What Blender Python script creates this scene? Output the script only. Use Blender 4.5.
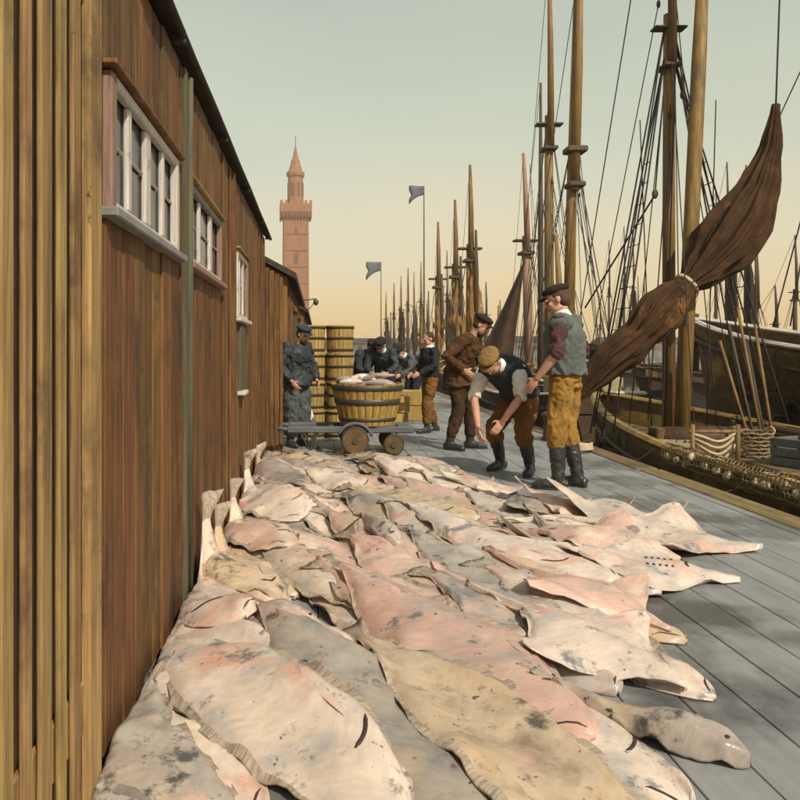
import bpy, bmesh, math, random
import numpy as np
from mathutils import Vector, Matrix, noise
R = math.radians
rnd = random.Random(7)
for o in list(bpy.data.objects): bpy.data.objects.remove(o)
S = bpy.context.scene
COL = S.collection

# ------------------------------------------------------------------ camera
HC = 1.28                                    # eye height
VPX, VPY, F = 318.0, 350.0, 750.0            # vanishing point and focal length, in units of an 800 square frame
cam = bpy.data.cameras.new('camera'); camo = bpy.data.objects.new('camera', cam); COL.objects.link(camo)
camo.location = (0, 0, HC); camo.rotation_euler = (R(90), 0, 0)
cam.sensor_width = 36; cam.lens = 36*F/800
cam.shift_x = (400-VPX)/800; cam.shift_y = -(400-VPY)/800
cam.clip_start = 0.05; cam.clip_end = 6000
S.camera = camo

# ------------------------------------------------------------------ sky, sun, exposure
SUN_EL, SUN_AZ = 42.0, 152.0                 # azimuth from +Y clockwise: behind the camera, a little to the right
W = bpy.data.worlds.new('World'); S.world = W; W.use_nodes = True
nt = W.node_tree; nt.nodes.clear()
out = nt.nodes.new('ShaderNodeOutputWorld')
sky = nt.nodes.new('ShaderNodeTexSky'); sky.sky_type = 'NISHITA'; sky.sun_disc = False
sky.sun_elevation = R(SUN_EL); sky.sun_rotation = R(SUN_AZ); sky.dust_density = 4.0; sky.air_density = 1.0; sky.ozone_density = 1.0
bg1 = nt.nodes.new('ShaderNodeBackground'); bg1.inputs[1].default_value = 0.05
tc = nt.nodes.new('ShaderNodeTexCoord'); sp = nt.nodes.new('ShaderNodeSeparateXYZ')
nt.links.new(tc.outputs['Generated'], sp.inputs[0])
nz = nt.nodes.new('ShaderNodeTexNoise'); nz.inputs['Scale'].default_value = 3.0; nz.inputs['Detail'].default_value = 5
mpv = nt.nodes.new('ShaderNodeMapping'); mpv.inputs['Scale'].default_value = (1, 1, 4)
nt.links.new(tc.outputs['Generated'], mpv.inputs[0]); nt.links.new(mpv.outputs[0], nz.inputs[0])
ma = nt.nodes.new('ShaderNodeMath'); ma.operation = 'MULTIPLY_ADD'; ma.inputs[1].default_value = 0.16; ma.inputs[2].default_value = -0.08
nt.links.new(nz.outputs[0], ma.inputs[0])
mb_ = nt.nodes.new('ShaderNodeMath'); mb_.operation = 'ADD'
nt.links.new(sp.outputs[2], mb_.inputs[0]); nt.links.new(ma.outputs[0], mb_.inputs[1])
rp = nt.nodes.new('ShaderNodeValToRGB')
els = rp.color_ramp.elements
els[0].position = 0.0; els[0].color = (.86, .57, .23, 1)
els[1].position = 1.0; els[1].color = (.27, .32, .30, 1)
for p, c in ((.07, (.86, .62, .30, 1)), (.15, (.76, .66, .40, 1)), (.26, (.58, .61, .42, 1)), (.5, (.40, .45, .36, 1))):
    e = els.new(p); e.color = c
nt.links.new(mb_.outputs[0], rp.inputs[0])
bg2 = nt.nodes.new('ShaderNodeBackground'); bg2.inputs[1].default_value = 1.0
nt.links.new(sky.outputs[0], bg1.inputs[0]); nt.links.new(rp.outputs[0], bg2.inputs[0])
ad = nt.nodes.new('ShaderNodeAddShader')
nt.links.new(bg1.outputs[0], ad.inputs[0]); nt.links.new(bg2.outputs[0], ad.inputs[1]); nt.links.new(ad.outputs[0], out.inputs[0])

sl = bpy.data.lights.new('sun', 'SUN'); so = bpy.data.objects.new('sun', sl); COL.objects.link(so)
sl.energy = 4.7; sl.angle = R(0.8); sl.color = (1.0, .92, .78)
sdir = Vector((math.sin(R(SUN_AZ))*math.cos(R(SUN_EL)), math.cos(R(SUN_AZ))*math.cos(R(SUN_EL)), math.sin(R(SUN_EL))))
so.rotation_euler = sdir.to_track_quat('Z', 'Y').to_euler(); so.location = (3, -6, 12)
S.view_settings.view_transform = 'Standard'; S.view_settings.look = 'None'
S.view_settings.exposure = -.12; S.view_settings.gamma = 1; S.view_settings.use_curve_mapping = False
S.cycles.max_bounces = 5; S.cycles.diffuse_bounces = 3; S.cycles.volume_bounces = 0
S.render.resolution_x = S.render.resolution_y = 1024

# ------------------------------------------------------------------ helpers
def at(px, py, Y): return Vector(((px-VPX)/F*Y, Y, HC-(py-VPY)/F*Y))
def gnd(px, py):
    s = (py-VPY)/HC; return Vector(((px-VPX)/s, F/s, 0))

class MB:
    def __init__(s): s.v = []; s.f = []; s.mi = []
    def add(s, vs, fs, m=0):
        b = len(s.v); s.v += [tuple(v) for v in vs]; s.f += [tuple(i+b for i in f) for f in fs]; s.mi += [m]*len(fs); return s
    def box(s, c, d, rot=None, m=0, jit=0):
        vs = [Vector((x*d[0]/2, y*d[1]/2, z*d[2]/2)) for x in (-1, 1) for y in (-1, 1) for z in (-1, 1)]
        if jit: vs = [v+Vector((rnd.uniform(-jit, jit) for _ in range(3))) for v in vs]
        if rot is not None: vs = [rot @ v for v in vs]
        return s.add([v+Vector(c) for v in vs], [(0, 1, 3, 2), (4, 6, 7, 5), (0, 4, 5, 1), (2, 3, 7, 6), (0, 2, 6, 4), (1, 5, 7, 3)], m)
    def bbox(s, c, d, b=.01, rot=None, m=0):            # box with chamfered edges
        bm = bmesh.new(); bmesh.ops.create_cube(bm, size=1)
        for v in bm.verts: v.co = Vector((v.co.x*d[0], v.co.y*d[1], v.co.z*d[2]))
        bmesh.ops.bevel(bm, geom=bm.edges[:], offset=min(b, min(d)*.45), segments=1, affect='EDGES')
        if rot is not None: bmesh.ops.transform(bm, matrix=rot.to_4x4(), verts=bm.verts)
        bm.verts.index_update()
        s.add([v.co+Vector(c) for v in bm.verts], [[v.index for v in f.verts] for f in bm.faces], m); bm.free(); return s
    def tube(s, pts, rad, n=8, m=0, flat=1.0, side=None, cap=True, rfun=None):
        pts = [Vector(p) for p in pts]
        if not hasattr(rad, '__len__'): rad = [rad]*len(pts)
        prev = None; vs = []
        for i, p in enumerate(pts):
            t = (pts[min(i+1, len(pts)-1)]-pts[max(i-1, 0)]).normalized()
            if side is not None: a = Vector(side)
            elif prev is not None: a = prev
            else: a = Vector((1, 0, 0)) if abs(t.x) < .8 else Vector((0, 1, 0))
            a = (a-t*a.dot(t)).normalized(); b = t.cross(a); prev = a
            r = rad[i]; ra, rb = (r if hasattr(r, '__len__') else (r, r*flat))
            for k in range(n):
                th = 2*math.pi*k/n; q = rfun(i, th) if rfun else 1
                vs.append(p+a*(ra*q*math.cos(th))+b*(rb*q*math.sin(th)))
        fs = [(i*n+k, i*n+(k+1) % n, (i+1)*n+(k+1) % n, (i+1)*n+k) for i in range(len(pts)-1) for k in range(n)]
        if cap: fs += [tuple(range(n-1, -1, -1)), tuple((len(pts)-1)*n+k for k in range(n))]
        return s.add(vs, fs, m)
    def ell(s, c, r, rot=None, nu=14, nv=9, m=0):
        c = Vector(c); vs = []
        for j in range(1, nv):
            ph = math.pi*j/nv
            for k in range(nu):
                th = 2*math.pi*k/nu
                vs.append(Vector((r[0]*math.sin(ph)*math.cos(th), r[1]*math.sin(ph)*math.sin(th), r[2]*math.cos(ph))))
        vs += [Vector((0, 0, r[2])), Vector((0, 0, -r[2]))]
        if rot is not None: vs = [rot @ v for v in vs]
        fs = [(j*nu+k, (j+1)*nu+k, (j+1)*nu+(k+1) % nu, j*nu+(k+1) % nu) for j in range(nv-2) for k in range(nu)]
        a = (nv-1)*nu
        fs += [(a, k, (k+1) % nu) for k in range(nu)]+[(a+1, (nv-2)*nu+(k+1) % nu, (nv-2)*nu+k) for k in range(nu)]
        return s.add([v+c for v in vs], fs, m)
    def lathe(s, c, prof, n=24, m=0, cap=True):
        c = Vector(c); vs = [c+Vector((r*math.cos(2*math.pi*k/n), r*math.sin(2*math.pi*k/n), z)) for r, z in prof for k in range(n)]
        fs = [(i*n+k, i*n+(k+1) % n, (i+1)*n+(k+1) % n, (i+1)*n+k) for i in range(len(prof)-1) for k in range(n)]
        if cap: fs += [tuple(range(n-1, -1, -1)), tuple((len(prof)-1)*n+k for k in range(n))]
        return s.add(vs, fs, m)
    def mesh(s, name, mats, smooth=False):
        me = bpy.data.meshes.new(name); me.from_pydata(s.v, [], s.f)
        for m in (mats if isinstance(mats, (list, tuple)) else [mats]): me.materials.append(m)
        me.polygons.foreach_set('material_index', s.mi)
        if smooth: me.polygons.foreach_set('use_smooth', [True]*len(me.polygons))
        me.update(); return me
    def build(s, name, mats, parent=None, smooth=False, loc=None):
        o = bpy.data.objects.new(name, s.mesh(name, mats, smooth)); COL.objects.link(o)
        if parent is not None: o.parent = parent
        if loc is not None: o.location = loc
        return o

def tag(o, label=None, cat=None, group=None, kind=None):
    if label: o['label'] = label
    if cat: o['category'] = cat
    if group: o['group'] = group
    if kind: o['kind'] = kind
    return o
def empty(name, loc=(0, 0, 0), rz=0, label=None, cat=None, group=None):
    o = bpy.data.objects.new(name, None); COL.objects.link(o); o.location = loc; o.rotation_euler = (0, 0, rz)
    o.empty_display_size = .1
    return tag(o, label, cat, group)
def inst(me, name, parent=None, loc=(0, 0, 0), rot=(0, 0, 0), scale=(1, 1, 1)):
    o = bpy.data.objects.new(name, me); COL.objects.link(o); o.parent = parent; o.location = loc; o.rotation_euler = rot; o.scale = scale; return o
def copy_tree(o, parent=None):
    c = o.copy(); COL.objects.link(c); c.parent = parent
    for ch in list(o.children): copy_tree(ch, c)
    return c
def remesh(mb, name, mat, parent, vox=.012, smooth=4, wrinkle=0, wscale=(9, 9, 5), seed=0.0):
    """union of overlapping closed shapes -> one continuous skin"""
    me = mb.mesh('tmp', []); o = bpy.data.objects.new('tmp', me); COL.objects.link(o)
    m = o.modifiers.new('r', 'REMESH'); m.mode = 'VOXEL'; m.voxel_size = vox; m.use_smooth_shade = True
    if smooth:
        k = o.modifiers.new('s', 'SMOOTH'); k.factor = .5; k.iterations = smooth
    dg = bpy.context.evaluated_depsgraph_get()
    nm = bpy.data.meshes.new_from_object(o.evaluated_get(dg)); bpy.data.objects.remove(o)
    nm.name = name
    if wrinkle:
        nv = len(nm.vertices); co = np.empty(nv*3); no = np.empty(nv*3)
        nm.vertices.foreach_get('co', co); nm.vertices.foreach_get('normal', no)
        co = co.reshape(-1, 3); no = no.reshape(-1, 3); off = np.empty(nv)
        for i in range(nv):
            p = Vector((co[i, 0]*wscale[0]+seed, co[i, 1]*wscale[1], co[i, 2]*wscale[2]))
            w1 = noise.noise(p*.35+Vector((9, 2, 4)))*1.6; p = p+Vector((w1, w1, w1)); off[i] = (1-abs(noise.noise(p))*3.4)*.62+(1-abs(noise.noise(p*2.2))*3.4)*.42+(1-abs(noise.noise(p*4.1))*3)*.16-.3
        co += no*(off*wrinkle)[:, None]
        nm.vertices.foreach_set('co', co.ravel())
    nm.materials.clear(); nm.materials.append(mat)
    nm.polygons.foreach_set('use_smooth', [True]*len(nm.polygons)); nm.update()
    r = bpy.data.objects.new(name, nm); COL.objects.link(r); r.parent = parent
    return r

# ------------------------------------------------------------------ materials
MATS = {}
def M(name, c1, c2=None, c3=None, scale=6, stretch=(1, 1, 1), rough=.8, bump=.25, bscale=None, bdist=.01, rand=.0, metal=0, spec=.3, detail=8, spots=None, lo=.3, hi=.7, sub=0, trans=0):
    m = bpy.data.materials.new(name); m.use_nodes = True; n = m.node_tree; N = n.nodes; L = n.links
    b = N['Principled BSDF']; b.inputs['Roughness'].default_value = rough; b.inputs['Metallic'].default_value = metal
    b.inputs['Specular IOR Level'].default_value = spec
    if sub: b.inputs['Subsurface Weight'].default_value = sub; b.inputs['Subsurface Radius'].default_value = (.02, .008, .005); b.inputs['Subsurface Scale'].default_value = .3
    if trans: b.inputs['Transmission Weight'].default_value = trans
    t = N.new('ShaderNodeTexCoord'); oi = N.new('ShaderNodeObjectInfo')
    ml = N.new('ShaderNodeMath'); ml.operation = 'MULTIPLY'; ml.inputs[1].default_value = 37.0; L.new(oi.outputs['Random'], ml.inputs[0])
    va = N.new('ShaderNodeVectorMath'); va.operation = 'ADD'; L.new(t.outputs['Object'], va.inputs[0]); L.new(ml.outputs[0], va.inputs[1])
    mp = N.new('ShaderNodeMapping'); mp.inputs['Scale'].default_value = stretch; L.new(va.outputs[0], mp.inputs[0])
    n1 = N.new('ShaderNodeTexNoise'); n1.inputs['Scale'].default_value = scale; n1.inputs['Detail'].default_value = detail; n1.inputs['Roughness'].default_value = .62
    L.new(mp.outputs[0], n1.inputs[0])
    r = N.new('ShaderNodeValToRGB'); e = r.color_ramp.elements
    c2 = c2 or tuple(x*.7 for x in c1)
    e[0].position = lo; e[0].color = (*c1, 1); e[1].position = hi; e[1].color = (*c2, 1)
    if c3: q = e.new((lo+hi)/2); q.color = (*c3, 1)
    L.new(n1.outputs[0], r.inputs[0]); col = r.outputs[0]
    if spots:                                   # (colour, scale, threshold, softness)
        for (sc, ss, th, sf) in spots:
            n3 = N.new('ShaderNodeTexNoise'); n3.inputs['Scale'].default_value = ss; n3.inputs['Detail'].default_value = 6; n3.inputs['Roughness'].default_value = .7
            of = N.new('ShaderNodeVectorMath'); of.operation = 'ADD'; of.inputs[1].default_value = (ss*3.1, ss*1.7, 5.3); L.new(va.outputs[0], of.inputs[0]); L.new(of.outputs[0], n3.inputs[0])
            mr = N.new('ShaderNodeMapRange'); mr.inputs[1].default_value = th; mr.inputs[2].default_value = th+sf; L.new(n3.outputs[0], mr.inputs[0])
            mx = N.new('ShaderNodeMix'); mx.data_type = 'RGBA'; L.new(mr.outputs[0], mx.inputs[0]); L.new(col, mx.inputs[6]); mx.inputs[7].default_value = (*sc, 1); col = mx.outputs[2]
    if rand:
        hs = N.new('ShaderNodeHueSaturation'); L.new(col, hs.inputs['Color'])
        mr = N.new('ShaderNodeMapRange'); mr.inputs[3].default_value = 1-rand; mr.inputs[4].default_value = 1+rand; L.new(oi.outputs['Random'], mr.inputs[0]); L.new(mr.outputs[0], hs.inputs['Value'])
        m2 = N.new('ShaderNodeMath'); m2.operation = 'FRACT'; L.new(ml.outputs[0], m2.inputs[0])
        m3 = N.new('ShaderNodeMapRange'); m3.inputs[3].default_value = .5-rand*.06; m3.inputs[4].default_value = .5+rand*.06; L.new(m2.outputs[0], m3.inputs[0]); L.new(m3.outputs[0], hs.inputs['Hue'])
        col = hs.outputs[0]
    L.new(col, b.inputs['Base Color'])
    if bump:
        n2 = N.new('ShaderNodeTexNoise'); n2.inputs['Scale'].default_value = bscale or scale*3; n2.inputs['Detail'].default_value = 6; L.new(mp.outputs[0], n2.inputs[0])
        bu = N.new('ShaderNodeBump'); bu.inputs['Strength'].default_value = bump; bu.inputs['Distance'].default_value = bdist; L.new(n2.outputs[0], bu.inputs['Height']); L.new(bu.outputs[0], b.inputs['Normal'])
    MATS[name] = m; return m

wood_v = (9, 9, .7)
M('wall_board', (.20, .095, .027), (.05, .027, .013), (.135, .064, .021), scale=3.2, stretch=wood_v, rough=.72, bump=.5, rand=.22, spots=[((.035, .022, .014), 1.3, .52, .16), ((.02, .014, .01), 9, .66, .05), ((.29, .15, .04), 2.1, .60, .2)])
M('slat_board', (.40, .265, .10), (.15, .092, .038), (.29, .18, .068), scale=3.2, stretch=wood_v, rough=.75, bump=.5, rand=.16, spots=[((.09, .055, .024), 1.4, .52, .16), ((.05, .035, .02), 12, .65, .05)])
M('dark_gap', (.018, .012, .008), (.01, .008, .006), rough=.95, bump=0)
M('post_green', (.125, .115, .065), (.055, .05, .032), scale=4, stretch=wood_v, rough=.7, bump=.5, spots=[((.12, .075, .03), 2.0, .55, .15)])
M('white_paint', (.62, .58, .52), (.40, .36, .31), scale=7, stretch=wood_v, rough=.6, bump=.35, spots=[((.22, .16, .11), 9, .60, .1)])
M('pink_paint', (.33, .20, .15), (.17, .10, .075), scale=7, stretch=wood_v, rough=.65, bump=.35)
M('grey_paint', (.27, .265, .26), (.15, .145, .14), scale=6, rough=.65, bump=.35, spots=[((.10, .07, .05), 8, .6, .12)])
M('glass', (.035, .04, .042), (.02, .02, .022), rough=.12, bump=0, spec=.5)
M('roof_slate', (.06, .045, .035), (.03, .024, .02), scale=9, rough=.85, bump=.5)
M('shed_far', (.30, .15, .045), (.13, .07, .025), scale=2.2, stretch=wood_v, rough=.8, bump=.3, rand=.1)
M('plank', (.27, .27, .262), (.19, .19, .187), (.235, .236, .23), scale=2.4, stretch=(4, .8, 4), rough=.62, bump=.3, rand=.05, spots=[((.13, .13, .13), .9, .57, .2), ((.33, .33, .32), 1.7, .60, .2)])
M('quay', (.20, .205, .205), (.12, .125, .13), scale=.8, rough=.75, bump=.3)
M('coping', (.25, .17, .07), (.11, .075, .035), scale=3, stretch=(6, .6, 6), rough=.7, bump=.4, rand=.15, spots=[((.06, .05, .035), 1.6, .55, .15)])
M('brick', (.33, .145, .065), (.23, .10, .05), scale=.6, rough=.9, bump=.3, spots=[((.24, .10, .055), .3, .55, .2)])
M('brick_dark', (.20, .09, .05), (.13, .06, .04), scale=.6, rough=.9, bump=.2)
FS = dict(rough=.33, bump=.35, bscale=16, bdist=.008, spec=.5)
M('fish_white', (.68, .56, .45), (.40, .375, .35), (.60, .49, .40), scale=4.5, rand=.12, lo=.33, hi=.68,
  spots=[((.60, .34, .25), 2.4, .53, .12), ((.20, .195, .19), 5.5, .58, .07), ((.50, .37, .19), 1.9, .60, .12), ((.07, .055, .05), 16, .64, .05)], **FS)
M('fish_grey', (.40, .36, .31), (.19, .185, .18), (.36, .29, .24), scale=4.5, rand=.16, lo=.33, hi=.68,
  spots=[((.52, .33, .26), 2.6, .58, .1), ((.08, .075, .07), 5.2, .57, .08), ((.44, .33, .16), 1.8, .58, .14), ((.05, .045, .04), 15, .62, .05)], **FS)
M('fish_pink', (.62, .43, .34), (.42, .33, .28), (.56, .36, .28), scale=4.5, rand=.12, lo=.33, hi=.68,
  spots=[((.40, .16, .12), 3.1, .60, .08), ((.18, .17, .165), 5.4, .60, .07), ((.62, .52, .40), 2.2, .56, .1), ((.07, .05, .045), 16, .64, .05)], **FS)
M('fish_ochre', (.50, .34, .18), (.28, .20, .125), (.56, .43, .29), scale=4.5, rand=.10, lo=.33, hi=.68,
  spots=[((.11, .085, .06), 4.2, .58, .08), ((.56, .36, .27), 2.4, .60, .1), ((.05, .04, .03), 16, .63, .05)], **FS)
M('fish_fin', (.46, .35, .26), (.30, .25, .20), scale=14, rough=.5, bump=.4, bscale=40, rand=.15, spots=[((.12, .10, .085), 7, .56, .12)])
M('fish_dark', (.035, .025, .022), (.07, .035, .028), rough=.5, bump=0)
M('fish_red', (.30, .06, .045), (.20, .05, .04), scale=10, rough=.4, bump=.1)
def fish_detail(name, fin):
    m = MATS[name]; n = m.node_tree; N = n.nodes; L = n.links; b = N['Principled BSDF']
    at_ = N.new('ShaderNodeAttribute'); at_.attribute_name = 'fuv'
    sp3 = N.new('ShaderNodeSeparateXYZ'); L.new(at_.outputs['Vector'], sp3.inputs[0])
    ab = N.new('ShaderNodeMath'); ab.operation = 'ABSOLUTE'; L.new(sp3.outputs[1], ab.inputs[0])
    cb = N.new('ShaderNodeCombineXYZ')
    k1 = N.new('ShaderNodeMath'); k1.operation = 'MULTIPLY_ADD'; k1.inputs[1].default_value = -.10 if not fin else .05; L.new(ab.outputs[0], k1.inputs[0]); L.new(sp3.outputs[0], k1.inputs[2])
    k2 = N.new('ShaderNodeMath'); k2.operation = 'MULTIPLY'; k2.inputs[1].default_value = 230 if fin else 62; L.new(k1.outputs[0], k2.inputs[0])
    k3 = N.new('ShaderNodeMath'); k3.operation = 'MULTIPLY'; k3.inputs[1].default_value = 3; L.new(sp3.outputs[1], k3.inputs[0])
    L.new(k2.outputs[0], cb.inputs[0]); L.new(k3.outputs[0], cb.inputs[1]); L.new(sp3.outputs[2], cb.inputs[2])
    nz_ = N.new('ShaderNodeTexNoise'); nz_.inputs['Scale'].default_value = 1.0; nz_.inputs['Detail'].default_value = 2; L.new(cb.outputs[0], nz_.inputs[0])
    ob = next(q for q in N if q.type == 'BUMP')
    b2 = N.new('ShaderNodeBump'); b2.inputs['Strength'].default_value = .5 if fin else .16; b2.inputs['Distance'].default_value = .006; L.new(nz_.outputs[0], b2.inputs['Height']); L.new(ob.outputs[0], b2.inputs['Normal']); L.new(b2.outputs[0], b.inputs['Normal'])
    src = b.inputs['Base Color'].links[0].from_socket
    mr = N.new('ShaderNodeMapRange'); mr.inputs[1].default_value = .35; mr.inputs[2].default_value = .65; mr.inputs[3].default_value = .68 if fin else .92; mr.inputs[4].default_value = 1.15 if fin else 1.03; L.new(nz_.outputs[0], mr.inputs[0])
    hs = N.new('ShaderNodeHueSaturation'); L.new(src, hs.inputs['Color']); L.new(mr.outputs[0], hs.inputs['Value']); L.new(hs.outputs[0], b.inputs['Base Color'])
    # wet and dry patches
    n4 = N.new('ShaderNodeTexNoise'); n4.inputs['Scale'].default_value = 7; t_ = next(q for q in N if q.type == 'TEX_COORD'); L.new(t_.outputs['Object'], n4.inputs[0])
    m4 = N.new('ShaderNodeMapRange'); m4.inputs[1].default_value = .4; m4.inputs[2].default_value = .62; m4.inputs[3].default_value = .16; m4.inputs[4].default_value = .5; L.new(n4.outputs[0], m4.inputs[0]); L.new(m4.outputs[0], b.inputs['Roughness'])
for q in ('fish_white', 'fish_grey', 'fish_pink', 'fish_ochre'): fish_detail(q, False)
fish_detail('fish_fin', True)
M('skin', (.56, .31, .215), (.46, .235, .16), scale=9, rough=.5, bump=.1, sub=.1)
M('hair_dark', (.035, .022, .015), (.06, .035, .02), scale=40, rough=.7, bump=.5)
M('hair_brown', (.10, .055, .028), (.06, .035, .02), scale=40, rough=.7, bump=.5)
M('eye', (.02, .015, .012), (.02, .015, .012), rough=.2, bump=0)
M('lips', (.35, .12, .09), (.3, .1, .08), rough=.5, bump=0)
def cloth(name, c, k=.6, rough=.9): return M(name, c, tuple(x*k for x in c), scale=7, rough=rough, bump=.6, bscale=34, bdist=.01, spec=.15, spots=[(tuple(x*.45 for x in c), 5, .60, .12)])
cloth('vest_green', (.125, .145, .13)); cloth('shirt_plum', (.10, .05, .05)); cloth('ochre_cloth', (.36, .20, .045), .5)
cloth('white_cloth', (.74, .70, .64), .85); cloth('navy', (.042, .05, .056)); cloth('black_cloth', (.03, .03, .032))
cloth('coat_brown', (.105, .052, .022), .5); cloth('brown_cloth', (.20, .095, .03), .5); cloth('dark_brown', (.065, .036, .02)); cloth('tan_cloth', (.30, .18, .065), .6)
cloth('oilskin', (.048, .056, .062), .5, .45); cloth('oilskin_grey', (.115, .125, .125), .45, .6); cloth('cap_dark', (.042, .028, .022)); cloth('grey_blue', (.10, .11, .12))
M('boot', (.022, .02, .019), (.045, .042, .04), scale=9, rough=.32, bump=.3, spec=.5)
M('tub_wood', (.42, .27, .055), (.20, .12, .03), (.33, .21, .05), scale=4, stretch=wood_v, rough=.65, bump=.4, rand=.12, spots=[((.10, .07, .03), 3, .57, .14)])
M('kit_wood', (.44, .30, .085), (.24, .155, .045), (.37, .25, .07), scale=4, stretch=wood_v, rough=.7, bump=.4, rand=.16, spots=[((.13, .09, .04), 3, .57, .16)])
M('iron', (.06, .062, .062), (.10, .085, .07), scale=9, rough=.5, bump=.3, metal=.5)
M('cart_wood', (.14, .15, .15), (.07, .075, .075), scale=4, stretch=(.7, 8, 8), rough=.7, bump=.4)
M('mast_wood', (.28, .16, .048), (.095, .06, .026), (.19, .11, .036), scale=3, stretch=(7, 7, .5), rough=.6, bump=.35, rand=.14, spots=[((.075, .05, .028), .9, .56, .16)])
M('mast_pink', (.36, .20, .135), (.17, .09, .06), scale=3, stretch=(7, 7, .5), rough=.6, bump=.35, spots=[((.09, .06, .045), .9, .57, .16)])
M('mast_dark', (.10, .07, .045), (.05, .037, .028), scale=3, stretch=(7, 7, .5), rough=.7, bump=.3, rand=.2)
M('sail_brown', (.095, .05, .02), (.032, .02, .013), (.066, .035, .016), scale=4, rough=.9, bump=.5, bscale=14, rand=.12, spec=.15, spots=[((.21, .11, .03), 2.2, .60, .14)])
M('sail_dark', (.075, .042, .025), (.035, .024, .018), scale=2.5, rough=.9, bump=.4, rand=.15, spec=.15)
M('sail_ochre', (.30, .17, .045), (.14, .08, .03), scale=1.6, stretch=(4, 4, 1), rough=.9, bump=.5, rand=.15, spec=.15, spots=[((.10, .065, .04), 1.3, .56, .14)])
M('sail_olive', (.22, .145, .04), (.06, .042, .02), (.13, .088, .03), scale=2.5, stretch=(1, 3, .8), rough=.9, bump=.6, bscale=12, spec=.1)
M('sail_olive2', (.14, .095, .035), (.045, .033, .02), scale=9, rough=.95, bump=.8, bscale=40, spec=.1)
M('rope', (.30, .22, .12), (.17, .12, .07), scale=30, rough=.9, bump=.6, bscale=60)
M('rope_pale', (.58, .46, .30), (.38, .29, .18), scale=22, rough=.9, bump=.6, bscale=60)
M('rope_dark', (.045, .038, .033), (.03, .026, .024), rough=.9, bump=0)
M('hull_ochre', (.38, .25, .055), (.16, .10, .03), (.28, .18, .042), scale=2.2, stretch=(5, .6, 5), rough=.6, bump=.4, spots=[((.07, .045, .025), 1.1, .53, .12)])
M('hull_dark', (.045, .03, .02), (.085, .05, .025), scale=2.2, stretch=(5, .6, 5), rough=.6, bump=.4, rand=.2)
M('hull_brown', (.13, .075, .026), (.055, .034, .018), scale=2.2, stretch=(5, .6, 5), rough=.65, bump=.4, rand=.2, spots=[((.24, .155, .04), 1.2, .58, .12)])
M('hull_smack', (.17, .105, .035), (.06, .038, .02), scale=2.2, stretch=(5, .6, 5), rough=.65, bump=.4, spots=[((.33, .21, .05), 1.0, .54, .10), ((.05, .035, .025), 1.7, .58, .1)])
M('rail_white', (.62, .56, .48), (.42, .37, .31), scale=3, stretch=(5, .7, 5), rough=.6, bump=.3, spots=[((.24, .17, .11), 4, .60, .12)])
M('deck', (.20, .13, .07), (.09, .06, .035), scale=2.5, stretch=(9, .5, 9), rough=.7, bump=.4)
M('cabin', (.40, .33, .18), (.24, .19, .10), scale=3, rough=.7, bump=.3, spots=[((.12, .085, .05), 2.4, .57, .12)])
M('flag', (.13, .145, .16), (.10, .11, .125), rough=.9, bump=0)
M('far_tree', (.06, .06, .05), (.04, .045, .035), rough=1)
M('warehouse', (.16, .125, .09), (.11, .085, .065), scale=.4, rough=.9, bump=0)
mw = M('water', (.045, .05, .042), (.03, .036, .032), scale=.6, rough=.09, bump=.35, bscale=2.2, bdist=.05, spec=.5)

# ------------------------------------------------------------------ ground, water
QX = 3.55; WX = -0.67
def wet(name):
    m = MATS[name]; n = m.node_tree; N = n.nodes; L = n.links; b = N['Principled BSDF']
    g = N.new('ShaderNodeNewGeometry'); nz_ = N.new('ShaderNodeTexNoise'); nz_.inputs['Scale'].default_value = .85; nz_.inputs['Detail'].default_value = 7; nz_.inputs['Roughness'].default_value = .6; L.new(g.outputs['Position'], nz_.inputs[0])
    mr = N.new('ShaderNodeMapRange'); mr.inputs[1].default_value = .50; mr.inputs[2].default_value = .60; L.new(nz_.outputs[0], mr.inputs[0])
    src = b.inputs['Base Color'].links[0].from_socket
    mx = N.new('ShaderNodeMix'); mx.data_type = 'RGBA'; mx.blend_type = 'MULTIPLY'; L.new(mr.outputs[0], mx.inputs[0]); L.new(src, mx.inputs[6]); mx.inputs[7].default_value = (.42, .41, .40, 1); L.new(mx.outputs[2], b.inputs['Base Color'])
    m4 = N.new('ShaderNodeMapRange'); m4.inputs[3].default_value = .68; m4.inputs[4].default_value = .20; L.new(mr.outputs[0], m4.inputs[0]); L.new(m4.outputs[0], b.inputs['Roughness'])
wet('plank')
o = MB().add([(-500, -60, -.06), (QX, -60, -.06), (QX, 600, -.06), (-500, 600, -.06), (-500, -60, -3), (QX, -60, -3), (QX, 600, -3), (-500, 600, -3)], [(0, 1, 2, 3), (1, 5, 6, 2), (0, 4, 5, 1), (2, 6, 7, 3), (0, 3, 7, 4)]).build('ground', MATS['quay']); tag(o, kind='structure')
o = MB().box((QX/2-2, 26+137, -.028), (QX+4, 274, .05)).build('quay', MATS['quay']); tag(o, kind='structure')
deck = empty('pavement'); tag(deck, kind='structure')
pw = .222; cols = 19; x0 = WX+.005
vari = []
for k in range(5):
    L = 4.0
    mb = MB().bbox((0, 0, -.02), (pw-.004-.001*(k % 3), L-.006, .04), .003)
    vari.append(mb.mesh('plank', MATS['plank']))
for i in range(cols):
    y = -2.0-rnd.uniform(0, 3.4)
    while y < 26:
        if y > -3.5:
            inst(rnd.choice(vari), 'plank', deck, (x0+pw*(i+.5), y+2, rnd.uniform(-.003, 0)), (0, 0, math.pi if rnd.random() < .5 else 0))
        y += 4
cope = empty('kerb', (0, 0, 0)); tag(cope, kind='structure')
cm = MB().bbox((0, 0, 0), (.26, 3.96, .16), .02).mesh('baulk', MATS['coping'])
for k in range(16): inst(cm, 'baulk', cope, (QX-.02+rnd.uniform(-.01, .01), -2+k*4.0, -.065+rnd.uniform(-.006, .006)))
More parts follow.
